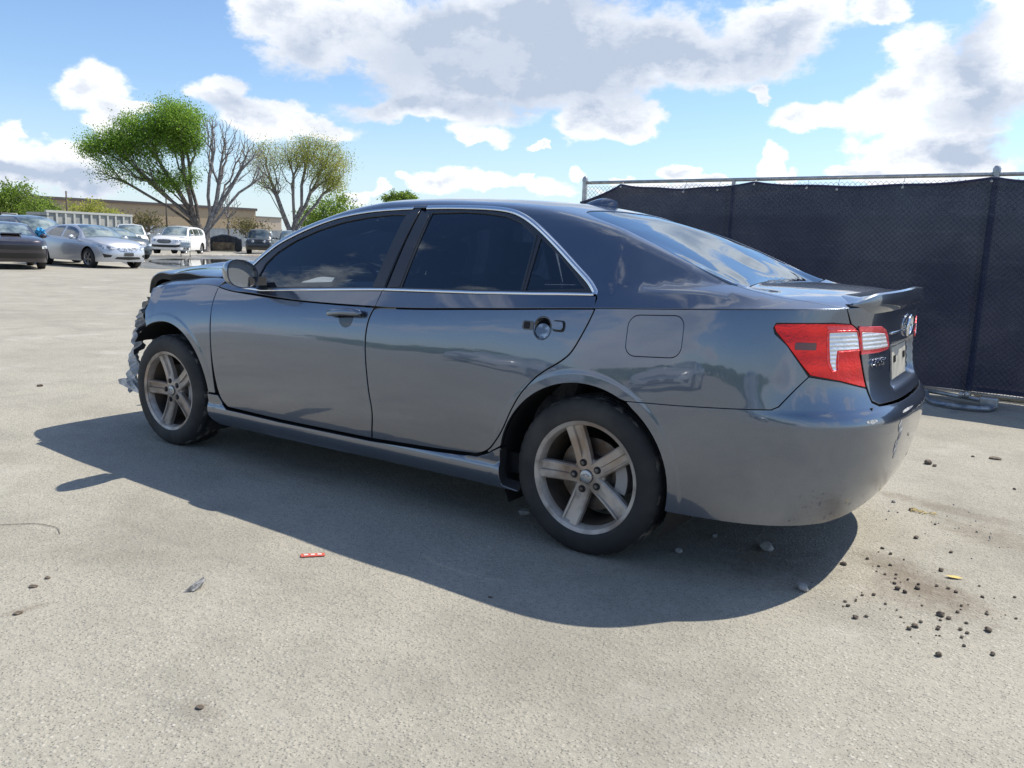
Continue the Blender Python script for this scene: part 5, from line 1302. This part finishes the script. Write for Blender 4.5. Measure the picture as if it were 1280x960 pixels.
# ==================================================================== trees
def barkf(a,b_): return varied(a,b_,3,bumpd=.02)
bark=mat('bark',(.12,.10,.085),.9,build=varied((.075,.06,.05),(.17,.15,.13),4,bumpd=.02)); bark2=mat('grey_bark',(.20,.18,.17),.9,build=varied((.13,.115,.11),(.27,.25,.24),4))
def leafmat(name,a,b_,c_):
    m=bpy.data.materials.new(name);m.use_nodes=True;t=NT(m.node_tree);b=m.node_tree.nodes['Principled BSDF']
    co=objco(t);n=t.noise(co,.55,3);n2=t.noise(co,6,2);cc=t.mix(t.ss(n,.35,.65),a,b_);cc=t.mix(t.ss(n2,.45,.62),cc,c_)
    t.l.new(cc,b.inputs['Base Color']);b.inputs['Roughness'].default_value=.55
    tl=t.new('ShaderNodeBsdfTranslucent');t.l.new(cc,tl.inputs[0]);mx=t.new('ShaderNodeMixShader');mx.inputs[0].default_value=.66
    out=[x for x in t.n if x.type=='OUTPUT_MATERIAL'][0];t.l.new(b.outputs[0],mx.inputs[1]);t.l.new(tl.outputs[0],mx.inputs[2]);t.l.new(mx.outputs[0],out.inputs[0]);return m
leaf_g=leafmat('green_leaf',(.22,.38,.045),(.31,.47,.07),(.12,.24,.03)); leaf_y=leafmat('yellow_green_leaf',(.36,.40,.08),(.46,.44,.11),(.24,.29,.05)); leaf_b=leafmat('bush_leaf',(.20,.32,.045),(.30,.40,.08),(.10,.17,.03)); leaf_d=leafmat('dull_leaf',(.16,.15,.06),(.22,.18,.08),(.10,.10,.04))
def tree(name,loc,face,trunk,clumps,leafm,label,cat='tree',seed=1,leaf=.13,density=1.0,barkm=None,group=None,r0=.30,twig=.010,spread=1.0):
    """trunk: list of local points (lateral, depth, z). clumps: (lateral, depth, z, rx, ry, rz, attractors, leaves per attractor)"""
    rnd=np.random.RandomState(seed);root=empty(name,loc,face-math.pi/2);tag(root,label,cat,group)
    P=[np.array(p,float) for p in smooth_poly([(a,b,c) for a,b,c in trunk],n=4)] if len(trunk)>1 else [np.array(trunk[0],float)]
    par=[-1]+list(range(len(P)-1));ntr=len(P)
    att=[];lv=[]
    for (lx,ly,lz,rx,ry,rz,na,nl) in clumps:
        for _ in range(na):
            d=rnd.normal(size=3);d/=np.linalg.norm(d);rr=rnd.rand()**(1/2.2)
            att.append(np.array([lx+d[0]*rx*rr,ly+d[1]*ry*rr,lz+d[2]*rz*rr]));lv.append(nl)
    fork=P[-1].copy();jf=len(P)-1
    limbs=[]
    for (lx_,ly_,lz_,rx_,ry_,rz_,na_,nl_) in clumps:
        if na_<60 or ntr<3: continue
        end=np.array([lx_,ly_+rnd.normal()*.4,lz_-rz_*.25]);prev=jf
        for s in range(1,6):
            t_=s/5;q=fork+(end-fork)*t_+np.array([0,0,.10*np.linalg.norm(end-fork)])*math.sin(math.pi*t_)*(-.6 if abs(lx_)<2 else .35)+rnd.normal(size=3)*.10
            P.append(q);par.append(prev);prev=len(P)-1
    order=np.argsort([np.linalg.norm(a-fork) for a in att])
    pos=np.array(P);tips=[]
    plen=[0.0]
    for i in range(1,len(P)): plen.append(plen[par[i]]+np.linalg.norm(P[i]-P[par[i]]))
    for oi in order:
        a=att[oi];A=np.array(P);dd=np.linalg.norm(A-a,axis=1)
        cost=dd+.62*np.array(plen);cost[:max(0,ntr-3)]+=50
        up=(a[2]-A[:,2]);cost+=np.where(up<-.2,1.2*(-up),0)
        j=int(cost.argmin());L=dd[j];k=max(1,min(5,int(L/.55)))
        prev=j;base=P[j];off=rnd.normal(size=3)*L*.10+np.array([0,0,L*.06])
        for s in range(1,k+1):
            t_=s/k;q=base+(a-base)*t_+off*math.sin(math.pi*t_)
            P.append(q);par.append(prev);plen.append(plen[prev]+L/k);prev=len(P)-1
        tips.append((prev,lv[oi]))
    n=len(P);load=np.zeros(n)
    for t_,_ in tips: load[t_]+=1
    load[jf+1:]+=.02
    for i in range(n-1,0,-1): load[par[i]]+=load[i]
    rad=twig+(r0-twig)*(load/load[0])**.60
    rad[:ntr]=[r0*(1.25-.25*min(1,i/max(1,ntr-1)*1.5)) for i in range(ntr)]
    rad[0]*=1.15
    tm=MB();V=[];Fc=[]
    for i in range(1,n):
        a,b_=P[par[i]],P[i];ra=min(rad[par[i]],rad[i]*1.6) if i>=ntr else rad[par[i]];rb=rad[i]
        d=b_-a;L=np.linalg.norm(d)
        if L<1e-5: continue
        a=a-d/L*ra*.25;b_=b_+d/L*rb*.25;d/=L;x=np.cross(d,[.3,.9,.2]);x/=np.linalg.norm(x);y=np.cross(d,x);sg=8 if rb>.06 else (5 if rb>.025 else 3);b0=len(V)
        for q,r_ in ((a,ra),(b_,rb)):
            for k in range(sg):
                w=2*math.pi*k/sg;V.append(q+(x*math.cos(w)+y*math.sin(w))*r_)
        for k in range(sg): Fc.append((b0+k,b0+(k+1)%sg,b0+sg+(k+1)%sg,b0+sg+k))
    tm.add(V,Fc);tm.build('trunk',barkm or bark,root)
    V=[];Fc=[]
    for ti,nl in tips:
        c=P[ti];nn=rnd.poisson(nl*density)
        for _ in range(nn):
            q=c+rnd.normal(size=3)*np.array([.30,.30,.24])*spread
            u=rnd.normal(size=3);u/=np.linalg.norm(u);w=np.cross(u,rnd.normal(size=3));w/=np.linalg.norm(w);s_=leaf*(.6+.8*rnd.rand());b0=len(V)
            V+= [q-u*s_*.5,q+w*s_*.28,q+u*s_*.5,q-w*s_*.28];Fc.append((b0,b0+1,b0+2,b0+3))
    if V: m=MB();m.add(V,Fc,None,0,False);m.build('crown',leafm,root)
    return root
D1=68.0;S1=FPX/D1
def lx(px,c,D): return (px-c)*D/FPX*.88
def lz(px,py,D): return (284.75+.0367*px-py)*D/FPX*.93+1.23
def cl(px,py,rx,rz,na,nl,D,c,ry=None,dy=0): return (lx(px,c,D),dy,lz(px,py,D),rx*D/FPX*.88,(ry or rx)*D/FPX*.88,rz*D/FPX*.93,int(na*1.7),nl)
c1=252
tree('big_tree',at(c1,D1),bearing(c1),[(0,0,-.1),(.0,0,.8),(-.05,0,1.5)],[
    cl(222,160,38,24,150,34,D1,c1,34),cl(190,178,44,26,150,30,D1,c1,34),cl(150,190,34,20,90,24,D1,c1,28),cl(128,192,16,14,30,20,D1,c1,16),cl(235,185,22,16,60,26,D1,c1,20),
    cl(180,215,46,18,90,10,D1,c1,30),cl(150,222,26,14,40,4,D1,c1,20),cl(215,232,22,10,45,18,D1,c1,20),cl(235,222,14,14,30,14,D1,c1,14)],leaf_g,
    'big leafy green tree leaning left of the bare dead limbs',seed=4,leaf=.125,r0=.40,twig=.008,density=2.1,spread=1.25)
c2=258
tree('bare_tree',at(c2,D1-.5),bearing(c2),[(-.10,0,-.1),(-.05,0,.8),(.0,0,1.5)],[
    cl(285,180,30,26,120,0,D1,c2,26),cl(270,165,18,18,60,0,D1,c2,18),cl(312,195,22,24,100,0,D1,c2,22),cl(328,215,14,16,40,0,D1,c2,16),cl(290,222,26,14,40,0,D1,c2,20),cl(262,200,8,22,20,0,D1,c2,14)],leaf_g,
    'leafless grey limbs rising right of the big green tree',seed=8,r0=.30,twig=.007,barkm=bark2)
c3=364;D3=72.0
tree('budding_tree',at(c3,D3),bearing(c3),[(0,0,-.1),(.05,0,.8),(.0,0,1.4)],[
    cl(408,203,38,27,170,15,D3,c3,30),cl(372,195,28,20,110,9,D3,c3,28),cl(332,200,30,24,120,6,D3,c3,24),cl(415,228,20,14,60,14,D3,c3,20),cl(330,228,18,10,50,5,D3,c3,18),cl(390,180,22,8,40,9,D3,c3,18),cl(350,228,18,10,25,3,D3,c3,18)],leaf_y,
    'spreading tree with sparse yellow green buds right of the big tree',seed=12,leaf=.10,r0=.36,twig=.006,density=2.6,barkm=bark2,spread=1.3)
tree('small_bare_tree',at(285,100),bearing(285),[(0,0,0),(.1,0,1.5),(0,0,2.5)],[(0,0,5.0,1.6,1.4,1.6,90,0)],leaf_d,'small leafless tree in front of the tan warehouse',seed=3,r0=.13,twig=.012,barkm=bark2)
for (px,D,w,h,zc_,na,nl,lm,lb,sd) in ((18,100,3.2,2.1,3.6,110,34,leaf_b,'dense green bush at the far left behind the minivan',21),(52,104,1.8,1.3,3.1,50,28,leaf_b,'lower green bush right of the far left one',27),(112,106,3.6,1.7,3.0,120,16,leaf_y,'broad yellow green bush behind the grey container',22),
        (425,92,4.2,2.4,3.6,150,34,leaf_b,'bright green bush showing above the windshield of the sedan',23),(395,96,2.2,1.6,3.0,60,30,leaf_b,'green bush between the budding tree and the sedan roof',28),(500,190,4.3,2.2,10.2,110,40,leaf_b,'distant round green treetop above the sedan roof',24),
        (185,98,2.4,.9,2.6,60,8,leaf_d,'scraggly olive shrub before the tan warehouse',25),(310,98,2.4,.8,2.4,60,9,leaf_d,'low olive shrub right of the small leafless tree',26)):
    tree('bush' if zc_<8 else 'distant_tree',at(px,D),bearing(px),[(0,0,0),(0,0,max(.6,zc_-h-.4))],[(0,0,zc_,w,w*.7,h,na,nl)],lm,lb,'bush' if zc_<8 else 'tree',seed=sd,leaf=.24 if D<150 else .42,density=1.9,r0=.12 if D<150 else .3,twig=.015,spread=1.4)
# ==================================================================== loose bits on the ground
stone_l=mat('pale_stone',(.34,.33,.31),.9,build=varied((.28,.27,.26),(.42,.41,.38),30,bumpd=.004)); stone_d=mat('dark_clod',(.05,.042,.035),.95,build=varied((.075,.06,.048),(.21,.17,.13),60,bumpd=.003))
def stone(px,py,s,mt,label,group=None,name='stone',flat=.6,seed=0):
    rnd=random.Random(seed or int(px*7+py));bmx=bmesh.new();bmesh.ops.create_icosphere(bmx,subdivisions=3,radius=1)
    axs=[Vector((rnd.uniform(-1,1),rnd.uniform(-1,1),rnd.uniform(-1,1))).normalized() for _ in range(9)];ds=[rnd.uniform(.62,.95) for _ in axs]
    for v in bmx.verts:
        for a_,d_ in zip(axs,ds):
            k=v.co.dot(a_)
            if k>d_: v.co-=a_*(k-d_)
        v.co*=1+rnd.uniform(-.02,.02)
    sx,sy,sz=s*rnd.uniform(.8,1.2),s*rnd.uniform(.7,1.0),s*flat
    for v in bmx.verts: v.co=Vector((v.co.x*sx,v.co.y*sy,v.co.z*sz))
    m=MB();m.bm(bmx,Matrix.Rotation(rnd.uniform(0,6.28),4,'Z'),0,False);o=m.build(name,mt);p=pix(px,py);o.location=(p.x,p.y,sz*.72);tag(o,label,name,group);return o
stone(655,643,.030,stone_l,'pale rounded stone in shade just left of the rear tyre')
stone(958,687,.034,stone_l,'pale angular stone in the shadow behind the rear tyre')
stone(1003,737,.024,stone_l,'small pale stone by the shadow edge behind the car')
stone(848,690,.018,stone_l,'small stone beside the foot of the rear tyre',seed=5)
stone(893,671,.015,stone_l,'small flat stone beneath the rear bumper',seed=6)
stone(1054,706,.014,stone_d,'brown clod touching the curved shadow edge',name='clod')
stone(1160,580,.028,stone_d,'dark clod on sunny ground right of the bumper',name='clod'); stone(1168,583,.016,stone_d,'smaller clod against the dark one right of the bumper',name='clod')
stone(1244,574,.032,stone_d,'flat dark clod near the right edge below the fence',name='clod',flat=.3); stone(1216,571,.014,stone_d,'tiny clod left of the flat dark one below the fence',name='clod',flat=.4)
stone(1117,628,.013,stone_l,'whitish pebble in the brown streak right of the bumper',name='pebble'); stone(1138,638,.012,stone_d,'brown pebble beside the yellow straw wisp',name='pebble')
for (x,y,s) in ((1145,673,.012),(1113,693,.009),(1176,714,.012),(1122,737,.012),(1131,741,.011),(1147,736,.012),(1148,731,.008),(1118,730,.008),(1135,725,.007),(1069,773,.012),(1144,784,.012),(1136,787,.009),(1173,820,.014),(1186,774,.009),(1197,766,.008),(1235,789,.013),(1241,819,.010),(1205,808,.007),(1092,744,.008),(1060,758,.008),(1169,656,.007),(1189,691,.009),(1228,747,.007),(1084,699,.008),(1103,686,.008),(1268,612,.008),(1172,787,.008),(1176,770,.014)):
    stone(x,y,s,stone_d,'crumb of dark soil scattered on the sunny asphalt behind the car','soil crumbs scattered behind the car',name='soil_crumb',flat=.7)
for (x,y,s,lb) in ((42,734,.015,'dark crumb near the left edge, lower of two'),(60,723,.012,'dark crumb near the left edge, upper of two'),(23,767,.014,'flat dark scrap low on the left edge'),(613,747,.008,'tiny dark crumb left of centre before the shadow'),(250,885,.012,'dark gritty clump at the lower left')): stone(x,y,s,stone_d,lb,name='soil_crumb',flat=.4)
rnd=random.Random(77)
protos=[stone(1130,700,.005,stone_d,'crumb of dark soil scattered on the sunny asphalt behind the car','soil crumbs scattered behind the car',name='soil_crumb',flat=.7,seed=91),stone(1150,745,.004,stone_l,'tiny pale chip scattered among the soil crumbs behind the car','tiny pale chips among the soil crumbs',name='stone_crumb',flat=.7,seed=92)]
for i in range(110):
    t_=rnd.random();bx,by=((1090+190*t_,700+75*t_),(1120+160*t_,640+45*t_),(1060+130*t_,745+60*t_))[i%3];o=protos[i%3%2].copy();COL.objects.link(o)
    p=pix(bx+rnd.gauss(0,24),by+rnd.gauss(0,13));s_=rnd.uniform(.5,1.5)**1.5;o.scale=(s_,s_*rnd.uniform(.6,1),s_*.8);o.location=(p.x,p.y,.0025*s_);o.rotation_euler=(0,0,rnd.uniform(0,6))
stone(50,483,.022,stone_d,'dark clod far left beyond the car shadow',name='clod',flat=.5)
# grey stone with a pointed end, lower left
p=pix(244,737);m=MB();m.add([(-.045,0,0),(-.01,-.018,.004),(.030,-.012,.030),(.036,.014,.034),(-.005,.022,.010),(0,-.004,.020),(.02,.0,0)],[(0,1,5),(1,2,5),(2,3,5),(3,4,5),(4,0,5),(0,4,6),(4,3,6),(3,2,6),(2,1,6),(1,0,6)],None,0,False);o=m.build('stone_chip',mat('grey_chip',(.14,.14,.14),.6,build=varied((.06,.06,.06),(.45,.44,.42),30)));o.location=(p.x,p.y,.0);o.rotation_euler=(0,0,bearing(244)-1.2);tag(o,'grey pointed stone chip on the sunny asphalt at lower left','stone')
# red and white scrap
p=pix(391,695);sc_=empty('tape_scrap',p,bearing(391)-R(90)+R(0));tag(sc_,'scrap of red and white tape near the edge of the car shadow','tape')
m=MB();m.box((0,0,.004),(.092,.030,.003));m.build('tape',mat('red_tape',(.55,.10,.07),.6),sc_)
for sx in (-.026,0,.026): m=MB();m.box((sx,0,.0065),(.016,.012,.0015));m.build('white_mark',mat('tape_white',(.65,.62,.58),.6),sc_)
# straw wisps, leaf
ym=mat('straw',(.55,.42,.14),.8)
m=MB();rnd=random.Random(2);p=pix(1153,641)
for i in range(14):
    a=rnd.uniform(0,3.14);c=Vector((rnd.uniform(-.05,.05),rnd.uniform(-.035,.035),.005));e=Vector((math.cos(a),math.sin(a),.05))*rnd.uniform(.012,.03);m.tube([c-e,c+e*.2+Vector((0,0,.004)),c+e],.0016,4)
o=m.build('straw_wisp',ym);o.location=p;tag(o,'yellow wisp of straw on the brown streak behind the car','straw')
p=pix(1192,723);m=MB();V=[(-.035,0,.003),(-.012,-.012,.006),(.012,-.013,.004),(.034,0,.009),(.012,.012,.006),(-.012,.011,.003)];m.add(V,[tuple(range(6))],None,0,False);o=m.build('dry_leaf',ym);o.location=(p.x,p.y,.002);o.rotation_euler=(0,0,.4);tag(o,'dry yellow leaf lying on the asphalt at lower right','leaf')
# bent wire
m=MB();pts=[pix(*q,.004) for q in ((0,656),(20,655),(45,654.5),(62,657),(72,660),(75,667))];c0=pts[0];m.tube([Vector(q)-c0 for q in smooth_poly(pts,n=5)],.0013,5);o=m.build('wire_piece',mat('dull_wire',(.17,.15,.12),.6));o.location=c0;tag(o,'thin curved wire on the asphalt by the left edge','wire')
# blue cloth tied on the roof side of the muscle car
q=at(50,31.5,1.12);m=MB();rnd=random.Random(9);bmx=bmesh.new();bmesh.ops.create_icosphere(bmx,subdivisions=3,radius=.17)
for v in bmx.verts: v.co=Vector((v.co.x*1.5,v.co.y*.7,v.co.z*1.0-.25*abs(v.co.x)))*(1+.35*math.sin(v.co.x*43+v.co.z*27)*math.cos(v.co.y*39)+rnd.uniform(-.12,.12))
m.bm(bmx,None,0,False);o=m.build('blue_cloth',mat('bright_blue_cloth',(.05,.34,.62),.7));o.location=q;tag(o,'bright blue cloth bundle on the car between plum and silver cars','cloth')

# ==================================================================== what the paint mirrors: a tree line and cars behind the photographer
tm=MB();rr=np.random.RandomState(5);V=[];Fc=[]
for i in range(9000):
    x=rr.uniform(-60,60);h=1.9+2.0*abs(math.sin(x*.11+1))*.5+.6*abs(math.sin(x*.43));z=h*rr.rand()**.7;c=np.array([x,58+rr.normal()*2,z]);u=rr.normal(size=3);u/=np.linalg.norm(u);w=np.cross(u,rr.normal(size=3));w/=np.linalg.norm(w);b0=len(V)
    V+=[c-u*.45,c+w*.28,c+u*.45,c-w*.28];Fc.append((b0,b0+1,b0+2,b0+3))
tm.add(V,Fc,None,0,False);tag(tm.build('treeline',leaf_b),'far line of green scrub behind the photographer','scrub',kind='stuff')
src=[o for o in scene.objects if o.parent is None and o.name.startswith('parked_sedan')][0]
for (x,y,a,nm,lb) in ((-4.5,15.0,-95,'sedan_opposite','silver sedan parked in the opposite row behind the photographer'),(3.5,15.5,-88,'sedan_opposite','silver sedan parked further along the opposite row'),(9.0,16,-90,'sedan_opposite','silver sedan at the far end of the opposite row')):
    o=copy_tree(src);o.name=nm;o.location=(x,y,0);o.rotation_euler=(0,0,R(a));o['label']=lb
